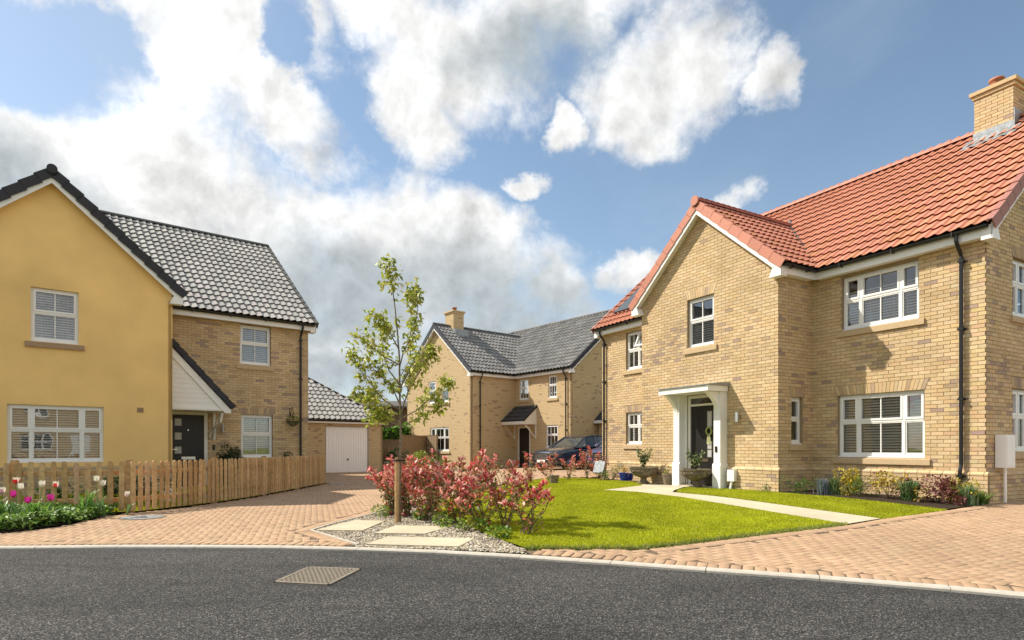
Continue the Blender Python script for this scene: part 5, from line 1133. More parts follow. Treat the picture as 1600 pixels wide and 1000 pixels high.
# young tree with its stake
def tree_young():
    x, y = -1.72, 9.42; z0 = gz(x, y); root = empty('young_tree', (x, y, z0), label='slender young tree with fresh green leaves behind the red shrubs', cat='tree'); SC = 9.42 / 950
    def q(px, py): return Vector(((px - 800) * SC - x, R.uniform(-.06, .06), CAMZ + (700 - py) * SC - z0))
    tr = MB(); tk = [(625, 815), (625, 740), (626, 680), (625, 620), (624, 560), (621, 520), (617, 480), (613, 450), (609, 425), (608, 410)]
    tp_ = [q(*p) for p in tk]; tp_[0].z = -.05; 
    for p in tp_: p.y = R.uniform(-.012, .012)
    tr.tube(tp_, [.022, .020, .018, .016, .014, .012, .009, .007, .005, .003], 8, (.2, .155, .1)); 
    BR = [[(624, 640), (600, 625), (580, 600), (560, 572), (551, 548)], [(625, 655), (650, 640), (672, 618), (695, 600), (692, 592)], [(624, 600), (606, 578), (594, 545), (592, 510), (594, 500)], [(625, 590), (640, 560), (640, 520), (640, 480), (642, 455)], [(624, 575), (632, 550), (650, 520), (656, 490), (655, 458)],
          [(624, 570), (604, 560), (585, 545), (575, 535)], [(625, 650), (640, 610), (660, 580), (675, 555), (682, 548)], [(624, 665), (600, 655), (585, 635), (572, 620)], [(625, 670), (648, 655), (668, 645), (690, 628)], [(623, 545), (612, 525), (600, 500), (590, 498)], [(624, 630), (610, 600), (590, 585), (570, 560)], [(624, 610), (638, 590), (655, 575), (664, 560)], [(625, 660), (605, 648), (588, 655), (578, 648)]]
    P = []; D = []; L = []; W = []; C = []; LG = [(.40, .46, .05), (.48, .52, .08), (.30, .38, .04), (.56, .55, .14), (.22, .28, .03), (.50, .44, .14)]
    def put(p, s, n):
        for _ in range(n):
            d = rv(); d.z = d.z * .8 + .05; P.append(p + rv(s)); D.append(d); l = R.uniform(.055, .10); L.append(l); W.append(l * R.uniform(.24, .34)); C.append(jit(R.choice(LG), .15))
    for i, b in enumerate(BR):
        pts = [q(*p) for p in b]; dep = R.uniform(-.55, .55)
        for k, p in enumerate(pts): p.y = dep * (k / (len(pts) - 1)) ** 1.0 + R.uniform(-.02, .02)
        pts[0].y = 0; br = MB(); n = len(pts); br.tube(pts, [.011 * (1 - .75 * k / (n - 1)) + .001 for k in range(n)], 6, (.2, .155, .1)); br.build('branch', m_bark, root)
        for k in range(n - 1):
            for s in range(4):
                t = (s + R.random()) / 4; f = (k + t) / (n - 1)
                if f < .28: continue
                pp = pts[k].lerp(pts[k + 1], t); tw = pp + rv(.055) ; put(pp, .04, 6); put(tw, .04, int(3 + 11 * f))
        put(pts[-1], .07, 26)
    for k in range(5, len(tp_) - 1):
        for s in range(4): put(tp_[k].lerp(tp_[k + 1], R.random()), .03 if k < 7 else .07, 3 if k < 7 else 20)
    put(tp_[-1], .05, 18)
    for _ in range(10): put(q(R.uniform(590, 655), R.uniform(590, 660)), .05, 6)
    tr.build('trunk', m_bark, root, smooth=True); leaves('foliage', P, D, L, W, C, root, .35)
tree_young()
t = empty('tree_stake', P3(-1.77, 9.33), label='round wooden tree stake with rubber tie beside the young tree trunk', cat='stake'); mb = MB(); mb.tube([(0, 0, -.1), (0, 0, .98), (0, 0, 1.0)], [.030, .029, .024], 12, (.50, .33, .16)); mb.build('stake_post', m_wood, t, smooth=False)
mb = MB(); mb.tube([(-.045, -.0, .95), (.0, -.045, .95), (.06, -.02, .95), (.11, .06, .95), (.06, .12, .95), (-.02, .06, .95), (-.045, 0, .95)], .016, 6); mb.build('tree_tie', m_rubber, t)

def bush(name, x, y, h, r, n, cols, label, cat='bush', lsize=(.03, .06), z=None, wf=.3, house=None, droop=.2, group=None, flat=1.0, stem=True, up=.2):
    z0 = gz(x, y) if z is None else z; root = empty(name, (x, y, z0), label=label, cat=cat, group=group); P = []; D = []; L = []; W = []; C = []
    cl = [(Vector((R.gauss(0, .45) * r, R.gauss(0, .45) * r * flat, h * R.uniform(.25, .85))), R.uniform(.25, .45) * r) for _ in range(max(4, int(n / 60)))]
    for _ in range(n):
        c, s = R.choice(cl); d = rv().normalized(); p = c + Vector((d.x * s, d.y * s, d.z * s * min(1.2, h / (2 * r) + .3))) * R.uniform(.75, 1.0)
        if p.z < .01: p.z = R.uniform(.01, .05)
        if p.z > h: p.z = h * R.uniform(.9, 1)
        P.append(p); dd = d + Vector((0, 0, up)) + rv(.4); D.append(dd); l = R.uniform(*lsize); L.append(l); W.append(l * wf * R.uniform(.8, 1.2)); C.append(jit(R.choice(cols), .18))
    if stem:
        st = MB()
        for c, s in cl[:7]: st.tube([(0, 0, -.02), (c.x * .4, c.y * .4, c.z * .5), tuple(c)], [.008, .006, .004], 4, (.15, .1, .05), cap=False)
        st.build('stems', m_stem, root, kind='stuff')
    leaves('foliage', P, D, L, W, C, root, droop); return root
def strappy(name, x, y, h, n, cols, label, group=None, cat='plant', spread=.5, w=.012, flowers=None):
    root = empty(name, P3(x, y), label=label, cat=cat, group=group); V = []; Fq = []; C = []
    for i in range(n):
        a = R.uniform(0, 6.28); hh = h * R.uniform(.6, 1.1); ln = spread * hh * R.uniform(.3, 1.4); b = Vector((R.gauss(0, .05), R.gauss(0, .05), 0)); s = Vector((-math.sin(a), math.cos(a), 0)); d = Vector((math.cos(a), math.sin(a), 0)); k0 = len(V)
        for k, (t, zz) in enumerate(((0, 0), (.3, .5), (.65, .88), (1.0, .82 if ln > hh * .5 else 1.0))):
            p = b + d * ln * t ** 1.4 + Vector((0, 0, hh * zz)); ww = w * (1 - t * .85); V += [tuple(p - s * ww), tuple(p + s * ww)]
        for k in range(3): Fq.append((k0 + 2 * k, k0 + 2 * k + 1, k0 + 2 * k + 3, k0 + 2 * k + 2)); C.append(jit(R.choice(cols), .15))
    mk('leaves', np_mesh('leaves', V, np.array(Fq), np.array(C), m_leaf), root, kind='stuff'); return root
GL = [(.08, .16, .02), (.12, .21, .03), (.06, .12, .02)]; YL_ = [(.55, .42, .04), (.48, .34, .03), (.60, .50, .10), (.35, .30, .04)]; PU = [(.16, .035, .04), (.22, .06, .06), (.12, .03, .035), (.25, .10, .08)]; DGn = [(.03, .055, .015), (.045, .075, .02), (.02, .04, .012)]
sheet('flower_bed', [(5.80, 13.42), (6.05, 12.5), (6.75, 11.3), (7.24, 10.13), (8.14, 10.67), (8.55, 10.98), (6.86, 13.85), (5.84, 13.33)], .015, m_soil, maxe=.5, kind='structure')
bush('green_bush', 6.12, 12.85, .36, .26, 700, GL, 'bright green feathery clump by the shaded brick return wall', lsize=(.03, .06), wf=.12)
strappy('lavender', 6.42, 12.55, .34, 220, [(.20, .24, .24), (.15, .20, .16), (.24, .25, .32)], 'grey-green clump with pale blue flower heads beside the feathery green clump', spread=.3, w=.008)
strappy('grassy_plant', 6.62, 12.5, .36, 180, [(.12, .20, .06), (.18, .25, .10)], 'upright grassy green plant behind the blue-flowered clump', spread=.35, w=.010)
bush('green_bush', 6.88, 12.05, .42, .34, 900, GL, 'rounded mid green bush under the big ground floor window', lsize=(.03, .055), wf=.14)
bush('yellow_shrub', 6.98, 12.5, .56, .34, 650, YL_, 'golden yellow shrub in shade against the wall under the window', lsize=(.04, .07))
bush('yellow_shrub', 7.28, 11.75, .52, .34, 650, YL_ + [(.3, .12, .06)], 'golden and bronze shrub in sun below the window centre', lsize=(.04, .07))
strappy('iris', 7.38, 11.3, .42, 150, [(.13, .22, .07), (.20, .28, .12), (.09, .16, .05)], 'clump of strappy green leaves right of the golden shrub', spread=.8, w=.016)
bush('purple_shrub', 7.78, 11.12, .50, .34, 900, PU, 'dark purple leaved shrub below the right end of the window', lsize=(.035, .06), wf=.34)
bush('yellow_shrub', 8.02, 10.95, .50, .30, 700, YL_ + [(.40, .42, .05)], 'bright yellow shrub in front of the black downpipe', lsize=(.03, .055)); bush('purple_shrub', 7.85, 10.72, .26, .24, 420, PU, 'small purple plant at the foot of the bright yellow shrub', lsize=(.03, .05))
strappy('iris', 8.05, 10.72, .38, 150, [(.16, .26, .12), (.24, .32, .18), (.10, .18, .05)], 'strappy pale green plant at the right end of the flower bed', spread=.9, w=.014); strappy('iris', 8.38, 10.9, .26, 90, [(.20, .30, .06), (.12, .20, .04)], 'low yellow-green tuft at the foot of the brick corner', spread=1.2, w=.014)
for k in range(1): bush('weed', 5.62, 13.5, .14, .12, 70, GL, 'little green weed at the foot of the gable wall corner', lsize=(.02, .05)); 
bush('weed', 5.15, 14.35, .14, .18, 90, [(.16, .12, .05), (.25, .10, .04)] + GL, 'small red and green seedling below the gable wall', lsize=(.02, .05))

# ---- stone planters with small shrubs, pots by the wall
for k, (x, y, lab) in enumerate([(-2.15, 10.2, 'low green weed at the foot of the leftmost red shrub'), (-1.5, 9.75, 'low green weed between the tree stake and the red shrubs'), (-1.0, 9.0, 'low green weed in the gravel under the middle red shrubs'), (-.62, 8.35, 'low green weed under the thin red shrub at the lawn edge'), (-.1, 7.75, 'low green weed at the lawn corner under the rightmost red shrubs')]): bush('weed', x, y, .16, .26, 260, [(.18, .28, .03), (.12, .22, .025), (.28, .36, .05)], lab, lsize=(.03, .06), cat='weed')
def planter(x, y, lab, rot=0.3, s=1.0):
    t = empty('stone_planter', P3(x, y, .01), rot, label=lab, cat='planter'); mb = MB()
    prof = [(.16, 0), (.17, .04), (.10, .08), (.075, .13), (.11, .17), (.20, .20), (.33, .27), (.335, .31), (.37, .32), (.375, .41), (.40, .42), (.41, .455), (.36, .455), (.35, .40)]
    mb.lathe([(r * s * .98, z * s * .98) for r, z in prof], (0, 0, 0), 8); mb.build('bowl', m_planter, t); mb = MB()
    for i in range(8):      # carved relief panels
        a = 2 * math.pi * (i + .5) / 8; c, s_ = math.cos(a), math.sin(a); r = .352 * s
        for k in range(5):
            u = (k - 2) * .048; zc = .362 * s + .012 * math.sin(k * 2.2 + i); mb.box(c * r - s_ * u - .014, s_ * r + c * u - .014, zc - .018, c * r - s_ * u + .014, s_ * r + c * u + .014, zc + .02)
    mb.build('relief', m_planter, t, kind='stuff'); mb = MB(); mb.lathe([(.001, .42 * s), (.345 * s, .42 * s), (.345 * s, .36 * s), (.001, .36 * s)], (0, 0, 0), 8); mb.build('soil', m_soil, t); return t
planter(3.55, 16.40, 'octagonal carved stone planter left of the front door', .4); planter(4.50, 14.90, 'octagonal carved stone planter in front of the white front door pilaster', .4)
PV = [(.10, .16, .04), (.30, .34, .14), (.06, .10, .03), (.42, .44, .22)]
def potshrub(x, y, h, lab):
    z = gz(x, y) + .44; root = empty('potted_shrub', (x, y, z), label=lab, cat='shrub'); st = MB(); P = []; D = []; L = []; W = []; C = []
    for a, b in ((-.16, h), (.02, h * .8), (.17, h * .95), (.08, h * .6), (-.06, h * .55)):
        pts = [Vector((0, 0, -.03)), Vector((a * .3, R.gauss(0, .03), b * .35)), Vector((a * .8, R.gauss(0, .05), b * .7)), Vector((a, R.gauss(0, .06), b))]; st.tube(pts, [.010, .008, .006, .004], 5, (.15, .1, .05), cap=False)
        for k in range(75):
            t = R.uniform(.35, 1) * 3; i = min(2, int(t)); P.append(pts[i].lerp(pts[i + 1], t - i) + rv(.03)); D.append(rv()); l = R.uniform(.05, .085); L.append(l); W.append(l * .28); C.append(jit(R.choice(PV), .15))
    st.build('stems', m_stem, root, kind='stuff'); leaves('foliage', P, D, L, W, C, root, .3)
potshrub(3.55, 16.40, .52, 'leggy variegated shrub growing in the planter left of the door'); potshrub(4.50, 14.90, .44, 'small variegated shrub growing in the planter before the front door')
def simplepot(name, x, y, r, h, m, lab, cat='pot'):
    t = empty(name, P3(x, y), label=lab, cat=cat); mb = MB(); mb.lathe([(r * .7, 0), (r, h * .85), (r * 1.08, h * .87), (r * 1.08, h), (r * .9, h), (r * .88, h * .85)], (0, 0, 0), 16); mb.build('pot', m, t, smooth=False); mb = MB(); mb.lathe([(.001, h * .86), (r * .88, h * .86), (r * .88, h * .8), (.001, h * .8)], (0, 0, 0), 12); mb.build('soil', m_soil, t)
simplepot('blue_pot', 3.32, 18.0, .15, .24, m_bluepot, 'cobalt blue glazed pot with orange flowers left of the first planter'); simplepot('blue_pot', 3.55, 18.35, .12, .22, m_bluepot, 'second smaller cobalt blue pot tucked behind the first blue pot'); simplepot('stone_pot', 4.08, 15.92, .14, .30, m_planter, 'plain tapered grey pot against the wall right of the first planter')
bush('pot_flowers', 3.32, 18.0, .24, .14, 160, [(.65, .25, .03), (.65, .45, .06), (.12, .2, .03)], 'orange flowers growing in the cobalt blue pot', lsize=(.02, .04), z=gz(3.32, 18) + .2, wf=.45, cat='flowers'); bush('pot_flowers', 4.08, 15.92, .2, .12, 110, [(.35, .36, .05), (.12, .2, .03), (.5, .42, .1)], 'yellow-green plant growing in the plain grey pot', lsize=(.02, .05), z=gz(4.08, 15.92) + .27, cat='flowers')
bush('green_bush', 3.15, 18.9, .55, .22, 300, [(.25, .30, .05), (.35, .33, .06), (.15, .2, .04)], 'feathery yellow-green plant behind the cobalt blue pot', lsize=(.04, .09), wf=.12); bush('purple_shrub', 2.85, 18.75, .75, .22, 300, PU + [(.3, .12, .1)], 'tall purple leaved plant behind the stone plaque', lsize=(.03, .06)); bush('purple_shrub', 2.95, 18.2, .22, .3, 420, PU + DGn, 'low dark purple groundcover left of the blue pots', lsize=(.02, .04)); bush('green_bush', 2.75, 18.15, .3, .2, 260, [(.2, .3, .05), (.12, .2, .03)], 'small light green plant in front of the stone plaque', lsize=(.02, .05))
t = empty('stone_plaque', P3(2.62, 18.45, .22), rad(-50), label='leaning grey stone plaque among the plants by the house corner', cat='plaque'); mb = MB(); mb.m = Matrix.Rotation(rad(-18), 4, 'X'); mb.box(-.20, -.03, 0, .20, .02, .36); mb.build('plaque', m_lead, t)

# ---- planting in front of and behind the picket fence
cov = [(-16, 7.82), (-9.5, 7.9), (-7.5, 8.0), (-6.84, 8.32), (-6.68, 8.9), (-6.72, 9.6), (-6.80, 10.55), (-8.6, 10.1), (-14, 9.1)]
sheet('planting_bed', cov, .01, m_soil, maxe=.6, kind='structure')
P = []; D = []; L = []; W = []; C = []
while len(P) < 15000:
    x, y = R.uniform(-11.5, -6.6), R.uniform(7.8, 10.6)
    if not inpoly(x, y, cov): continue
    k = .5 + .5 * mnoise.noise(Vector((x * 1.7, y * 1.7, 3))); hh = .10 + .15 * k; f = R.random() ** .6
    P.append((x + R.gauss(0, .03), y + R.gauss(0, .03), gz(x, y) + hh * f)); D.append((R.gauss(0, 1), R.gauss(0, 1), R.gauss(.35, .5))); l = R.uniform(.05, .10); L.append(l); W.append(l * R.uniform(.26, .36)); C.append(jit(R.choice([(.10, .20, .025), (.16, .29, .04), (.07, .14, .02), (.25, .37, .08), (.13, .24, .03)]), .18))
o = leaves('ground_cover', P, D, L, W, C, None, .4); tag(o, 'dense low green leafy groundcover in front of the picket fence', 'ground cover')
def tulip(px, py, Z, c1, c2, lab, h0=None):
    x = (px - 800) / 950 * Z; ztop = CAMZ + (700 - py) * Z / 950; z0 = gz(x, Z); h = ztop - z0; t = empty('tulip', (x, Z, z0), label=lab, cat='tulip', group='tulips in front of the picket fence')
    mb = MB(); lean = R.gauss(0, .02); mb.tube([(0, 0, 0), (lean * .3, 0, h * .5), (lean, 0, h - .04)], .005, 5, (.20, .32, .08)); mb.build('stem', m_leaf, t)
    V = []; Fq = []; C = []
    for k in range(6):
        a = k * 1.047 + R.uniform(-.1, .1); op = R.uniform(.7, 1.25); c, s = math.cos(a), math.sin(a); k0 = len(V)
        for (r, z, w) in ((.006, -.05, .012), (.030 * op, -.02, .025), (.033 * op, .02, .021), (.036 * op * op, .052, .003)):
            V += [(lean + c * r - s * w, s * r + c * w, h + z), (lean + c * r + s * w, s * r - c * w, h + z)]
        for j in range(3): Fq.append((k0 + 2 * j, k0 + 2 * j + 1, k0 + 2 * j + 3, k0 + 2 * j + 2)); C.append(jit(c2 if (k % 2 and j < 2) else c1, .08))
    mk('flower', np_mesh('flower', V, np.array(Fq), np.array(C), m_tulipw), t); V = []; Fq = []; C = []
    for k in range(3):
        a = R.uniform(0, 6.28); d = Vector((math.cos(a), math.sin(a), 0)); s = Vector((-d.y, d.x, 0)); k0 = len(V)
        for (r, z, w) in ((0, 0, .012), (.04, h * .3, .022), (.09, h * .5, .018), (.14, h * .55, .003)): p = d * r + Vector((0, 0, z)); V += [tuple(p - s * w), tuple(p + s * w)]
        for j in range(3): Fq.append((k0 + 2 * j, k0 + 2 * j + 1, k0 + 2 * j + 3, k0 + 2 * j + 2)); C.append((.12, .22, .07))
    mk('leaves', np_mesh('leaves', V, np.array(Fq), np.array(C), m_leaf), t)
WH_ = (.78, .74, .62); PK = (.62, .03, .32); RD = (.62, .03, .03)
for a in ((4, 766, 9.3, WH_, (.6, .3, .4), 'pale pink and white tulip at the far left edge'), (26, 751, 9.2, WH_, RD, 'white tulip with red flame, leftmost of the red-marked ones'), (32, 760, 9.0, WH_, WH_, 'plain cream tulip beside the left red-flamed tulip'), (23, 772, 8.9, PK, PK, 'large magenta tulip under the left red-flamed tulip'),
          (47, 781, 8.9, PK, PK, 'small magenta tulip between the two larger magenta ones'), (61, 756, 9.2, WH_, WH_, 'wide open white tulip left of centre'), (85, 757, 9.3, WH_, RD, 'white tulip with red flame, right of the wide open white one'), (79, 777, 9.1, PK, PK, 'magenta tulip below the right red-flamed tulip'),
          (152, 748, 9.9, WH_, WH_, 'pointed white tulip, tallest of the right hand pair'), (163, 755, 9.9, WH_, WH_, 'white tulip just right of the pointed white one'), (199, 772, 10.3, WH_, (.7, .55, .5), 'small pinkish white tulip beside the fence corner post')): tulip(*a)
strappy('tulip_leaves', -6.95, 9.95, .42, 40, [(.12, .26, .04), (.18, .34, .06)], 'tall lush strappy leaves at the right end of the groundcover', spread=.5, w=.018); strappy('tulip_leaves', -7.15, 9.1, .36, 50, [(.15, .32, .04), (.22, .40, .06)], 'bright green arching leaves below the magenta tulips', spread=.8, w=.016); strappy('tulip_leaves', -7.75, 9.2, .36, 40, [(.10, .22, .06), (.14, .26, .05)], 'blue-green tulip leaves at the left end of the bed', spread=.5, w=.02)
for i, (x, y, h, r, n, cl, lab) in enumerate([(-7.6, 11.6, .55, .4, 420, DGn + GL, 'dark green shrub behind the left run of the picket fence'), (-7.0, 11.9, .5, .4, 380, DGn, 'dark green shrub behind the fence left of the corner post'), (-8.4, 11.4, .45, .4, 380, DGn + GL, 'dark green shrub behind the fence under the yellow wall window')]): bush('dark_bush', x, y, h, r, n, cl, lab, lsize=(.04, .08))
bush('round_bush', -8.02, 17.3, .85, .34, 1100, DGn + [(.05, .09, .03)], 'dark spiky round bush between the front door and the lower brick wall window', lsize=(.08, .15), wf=.10, z=.48)
simplepot('plant_pot', -8.05, 17.3, .2, .5, m_black, 'black pot under the dark spiky bush by the front door')
for x, y, lab in ((-7.1, 12.6, 'white watering can behind the fence corner'),):
    t = empty('watering_can', P3(x, y), label=lab, cat='watering can'); mb = MB(); mb.lathe([(.09, 0), (.09, .24), (.05, .27)], (0, 0, 0), 14); mb.build('can', m_white, t); mb = MB(); mb.tube([(.08, 0, .08), (.2, 0, .22), (.26, 0, .3)], .015, 6); mb.tube([(-.08, 0, .05), (-.16, 0, .14), (-.08, 0, .24)], .01, 6); mb.build('spout', m_white, t)
for k, (x, y) in enumerate(((-6.5, 13.4), (-6.45, 14.3), (-6.4, 15.2))):
    t = empty('edging_block', P3(x, y), rad(80), label=('pale stone block lying on the grass behind the fence, nearest the corner post', 'pale stone block lying on the grass behind the fence, middle one', 'pale stone block lying on the grass behind the fence, farthest one')[k], cat='stone'); mb = MB(); mb.box(-.3, -.08, 0, .3, .08, .14); mb.build('block', m_kerb, t)
bush('dark_bush', -7.2, 19.5, 1.05, .3, 300, DGn, 'small dark bush behind the far end of the picket fence', lsize=(.05, .09))
# hanging basket
hb_ = on(H2, (-.60, -.28, 2.05)); t = empty('hanging_basket', hb_, rad(39.5), label='hanging basket with green and yellow foliage on a black wall bracket', cat='hanging basket')
mb = MB(); mb.tube([(0, .27, .42), (0, .27, .12), ], .012, 5); mb.tube([(0, .27, .40), (0, .0, .42), (0, -.03, .38)], .012, 5); mb.tube([(0, .27, .16), (0, .06, .40)], .010, 5); mb.build('bracket', m_black, t)
mb = MB(); mb.lathe([(.05, -.17), (.13, -.11), (.17, -.0), (.16, .0)], (0, -.02, 0), 14, (.08, .06, .03)); mb.build('basket', m_stem, t)
mb = MB()
for a in (0, 2.1, 4.2): mb.tube([(.15 * math.cos(a), -.02 + .15 * math.sin(a), 0), (0, -.02, .38)], .003, 4)
mb.build('chain', m_black, t); P = []; D = []; L = []; W = []; C = []
for _ in range(330):
    d = rv().normalized(); p = Vector((d.x * .17, -.02 + d.y * .17, .02 + d.z * .12)); top_ = d.z > .1 and R.random() < .6; P.append(p); D.append(d); L.append(R.uniform(.03, .06)); W.append(.012); C.append(jit((.40, .42, .05) if top_ else R.choice(DGn + GL), .2))
for _ in range(60): P.append(Vector((R.gauss(0, .03), -.02 + R.gauss(0, .03), R.uniform(.05, .26)))); D.append(rv()); L.append(.05); W.append(.012); C.append(jit(R.choice(DGn), .2))
leaves('foliage', P, D, L, W, C, t, .4)

# ------------------------------------------------------------------ cars
def car(name, loc, rz, paint, lab, plate=(.75, .75, .72), bars=7, Lc=4.5, front_only=False):
    """nose towards -y of the local frame, width along x"""
    root = empty(name, loc, rz, label=lab, cat='car'); hw = .93
    # stations from nose (y=0) to tail: y, half width, z bottom, z top(hood/belt)
    S = [(0.0, .66, .32, .72), (.08, .80, .28, .86), (.30, .89, .24, .955), (.75, .93, .24, 1.03), (1.35, .93, .24, 1.08), (2.2, .93, .24, 1.10), (3.2, .93, .24, 1.12), (4.05, .91, .28, 1.12), (4.42, .84, .38, 1.08), (Lc, .74, .45, .95)]
    def ring(y, w, zb, zt): return [(-w * .90, zb), (-w, zb + .14), (-w * 1.0, (zb + zt) * .5), (-w * .985, zt - .16), (-w * .90, zt - .03), (-w * .5, zt + .015), (0, zt + .025), (w * .5, zt + .015), (w * .90, zt - .03), (w * .985, zt - .16), (w * 1.0, (zb + zt) * .5), (w, zb + .14), (w * .90, zb)]
    V = []; F = []; K = 13
    for (y, w, zb, zt) in S: V += [(x, y, z) for x, z in ring(y, w, zb, zt)]
    for i in range(len(S) - 1):
        for k in range(K - 1): F.append((i * K + k, i * K + k + 1, (i + 1) * K + k + 1, (i + 1) * K + k))
    F += [tuple(range(K))[::-1], tuple(range((len(S) - 1) * K, len(S) * K))]; mb = MB(); mb.add(V, F); b = mb.build('body', paint, root, smooth=False)
    md = b.modifiers.new('s', 'SUBSURF'); md.levels = 2; md.render_levels = 2
    # cabin: glasshouse and roof
    G0 = [(1.30, .80, 1.06), (2.05, .66, 1.52), (2.6, .66, 1.60), (3.5, .65, 1.585), (4.05, .63, 1.48), (4.38, .76, 1.12)]
    g = MB(); V = []
    for (y, w, z) in G0: V += [(-w, y, z), (w, y, z)]
    base = [(-.86, 1.25, 1.04), (.86, 1.25, 1.04), (-.88, 2.0, 1.08), (.88, 2.0, 1.08), (-.88, 2.6, 1.09), (.88, 2.6, 1.09), (-.87, 3.5, 1.1), (.87, 3.5, 1.1), (-.85, 4.1, 1.1), (.85, 4.1, 1.1), (-.80, 4.42, 1.06), (.80, 4.42, 1.06)]
    n = len(V); V += base; F = [(2 * i, 2 * i + 1, 2 * i + 3, 2 * i + 2) for i in (0, 4)]; roofF = [(2 * i, 2 * i + 1, 2 * i + 3, 2 * i + 2) for i in (1, 2, 3)]
    for i in range(5): F += [(2 * i, 2 * i + 2, n + 2 * i + 2, n + 2 * i), (2 * i + 1, n + 2 * i + 1, n + 2 * i + 3, 2 * i + 3)]
    g.add(V, F); gl = MB(); g.build('glasshouse', mat(name + '_glass', (.03, .04, .045), .06, spec=.8), root)
    r_ = MB(); r_.add([(x, y, z + .03) for x, y, z in V[:12]] + [(x * 1.02, y, z - .01) for x, y, z in V[:12]], roofF + [(12 + a, 12 + d, 12 + c, 12 + b2) for a, b2, c, d in roofF] + [(2, 4, 16, 14), (4, 6, 18, 16), (6, 8, 20, 18), (3, 15, 17, 5), (5, 17, 19, 7), (7, 19, 21, 9), (2, 14, 15, 3)]); r_.build('roof', paint, root)
    for s in (-1, 1):
        p = MB(); p.tube([(s * .86, 1.24, 1.06), (s * .675, 2.05, 1.545)], .035, 6); p.tube([(s * .89, 2.62, 1.09), (s * .67, 2.66, 1.60)], .035, 6); p.tube([(s * .87, 3.5, 1.09), (s * .66, 3.55, 1.58)], .035, 6); p.tube([(s * .83, 4.36, 1.09), (s * .65, 4.0, 1.5)], .05, 6); p.tube([(s * .675, 2.05, 1.545), (s * .67, 2.6, 1.61), (s * .66, 3.5, 1.6), (s * .64, 4.02, 1.5)], .03, 6); p.build('pillar', paint, root)
        m_ = MB(); m_.lathe([(.02, -.07), (.10, -.05), (.11, .02), (.06, .08)], (s * 1.02, 1.75, 1.12), 10); m_.build('door_mirror', paint, root)
        h_ = MB(); h_.prism([(s * .50, .70), (s * .86, .74), (s * .86, .86), (s * .50, .82)], lambda p_, q_, t_: (p_, t_ + (abs(p_) - .5) * .34, q_), -.035, .12); h_.build('headlight', m_chrome, root)
    gr = MB(); gr.box(-.46, -.02, .46, .46, .1, .82, (.01, .01, .01)); grl = gr.build('grille', m_black, root)
    for k in range(bars): mb = MB(); mb.box(-.44, -.035, .50 + k * .30 / bars, .44, -.021, .512 + k * .30 / bars + .012); mb.build('grille_bar', m_chrome, grl)
    mb = MB(); mb.box(-.26, -.055, .40, .26, -.04, .51, plate); mb.build('number_plate', m_white, root); mb = MB(); mb.box(-.75, -.03, .24, .75, .15, .37); mb.build('bumper_trim', m_black, root)
    mb = MB(); mb.box(-.70, -.045, .375, .70, -.031, .395); mb.build('bumper_strip', m_chrome, root)
    for sx in (-1, 1):
        for yy in (.85, 3.55):
            w = MB(); prof = [(.001, -.11), (.30, -.11), (.345, -.09), (.35, 0), (.345, .09), (.30, .11), (.001, .11)]; w.m = Matrix.Translation((sx * .82, yy, .35)) @ Matrix.Rotation(rad(90), 4, 'Y'); w.lathe(prof, (0, 0, 0), 20); wh = w.build('wheel', m_rubber, root); w = MB(); w.m = Matrix.Translation((sx * .935, yy, .35)) @ Matrix.Rotation(rad(90), 4, 'Y'); w.lathe([(.001, -.01), (.22, -.01), (.23, .01), (.001, .01)], (0, 0, 0), 10); w.build('rim', m_chrome, wh)
    return root
car('parked_car', (1.33, 27.2, .16), rad(-50.5), m_carpaint, 'dark blue parked car with its nose towards the middle house door')
car('parked_car', (3.72, 24.4, .2), rad(-30), m_carpaint2, 'violet-blue car with a bright silver grille, mostly hidden behind the house corner', bars=4, plate=(.8, .8, .78))

# ------------------------------------------------------------------ background
def crown_tree(name, x, y, h, r, n, cols, lab, trunk=True, lean=0, z=0.0, lo=.3, ls=(.16, .30)):
    root = empty(name, (x, y, z), label=lab, cat='tree'); P = []; D = []; L = []; W = []; C = []; tr = MB(); tr.tube([(0, 0, -.2), (.1, 0, h * .3), (lean * .5, 0, h * .6), (lean, 0, h * .85)], [.2, .15, .09, .03], 8, (.16, .12, .08)); cl = []
    for _ in range(34):
        a = R.uniform(0, 6.28); u = R.random(); zz = h * (lo + (1 - lo) * u); rr = r * math.sin(math.pi * min(.97, .12 + .85 * u)) ** .7 * R.uniform(.35, 1); c = Vector((math.cos(a) * rr + lean * u, math.sin(a) * rr, zz)); cl.append((c, R.uniform(.16, .30) * r))
        tr.tube([(lean * .3, 0, max(h * .25, zz * .55)), tuple(c * .5 + Vector((0, 0, zz * .35))), tuple(c)], [.05, .03, .01], 5, (.16, .12, .08), cap=False)
    tr.build('trunk', m_bark, root)
    for _ in range(n):
        c, s = R.choice(cl); d = rv().normalized(); P.append(c + Vector((d.x, d.y, d.z * .75)) * s * R.uniform(.5, 1.05)); D.append(d + rv(.5)); l = R.uniform(*ls); L.append(l); W.append(l * .35); C.append(jit(R.choice(cols), .2))
    leaves('crown', P, D, L, W, C, root, .3)
TG = [(.22, .26, .03), (.30, .32, .045), (.16, .20, .025), (.38, .36, .07)]
crown_tree('background_tree', -10.6, 44, 5.3, 2.2, 4200, TG, 'light green leafy tree behind the garage roof', lo=.2)
crown_tree('background_tree', -7.6, 46, 6.6, 2.4, 4600, TG, 'taller yellow-green tree between the garage and the middle house', lo=.25)
crown_tree('background_tree', -12.8, 47, 5.0, 1.8, 2500, [(.26, .27, .05), (.3, .29, .07)], 'sparse pale tree low behind the garage roof slope', lo=.4)
t = empty('shed', (-6.7, 41, 0), rad(8), label='brown boarded shed with white corner posts behind the green hedge', cat='shed')
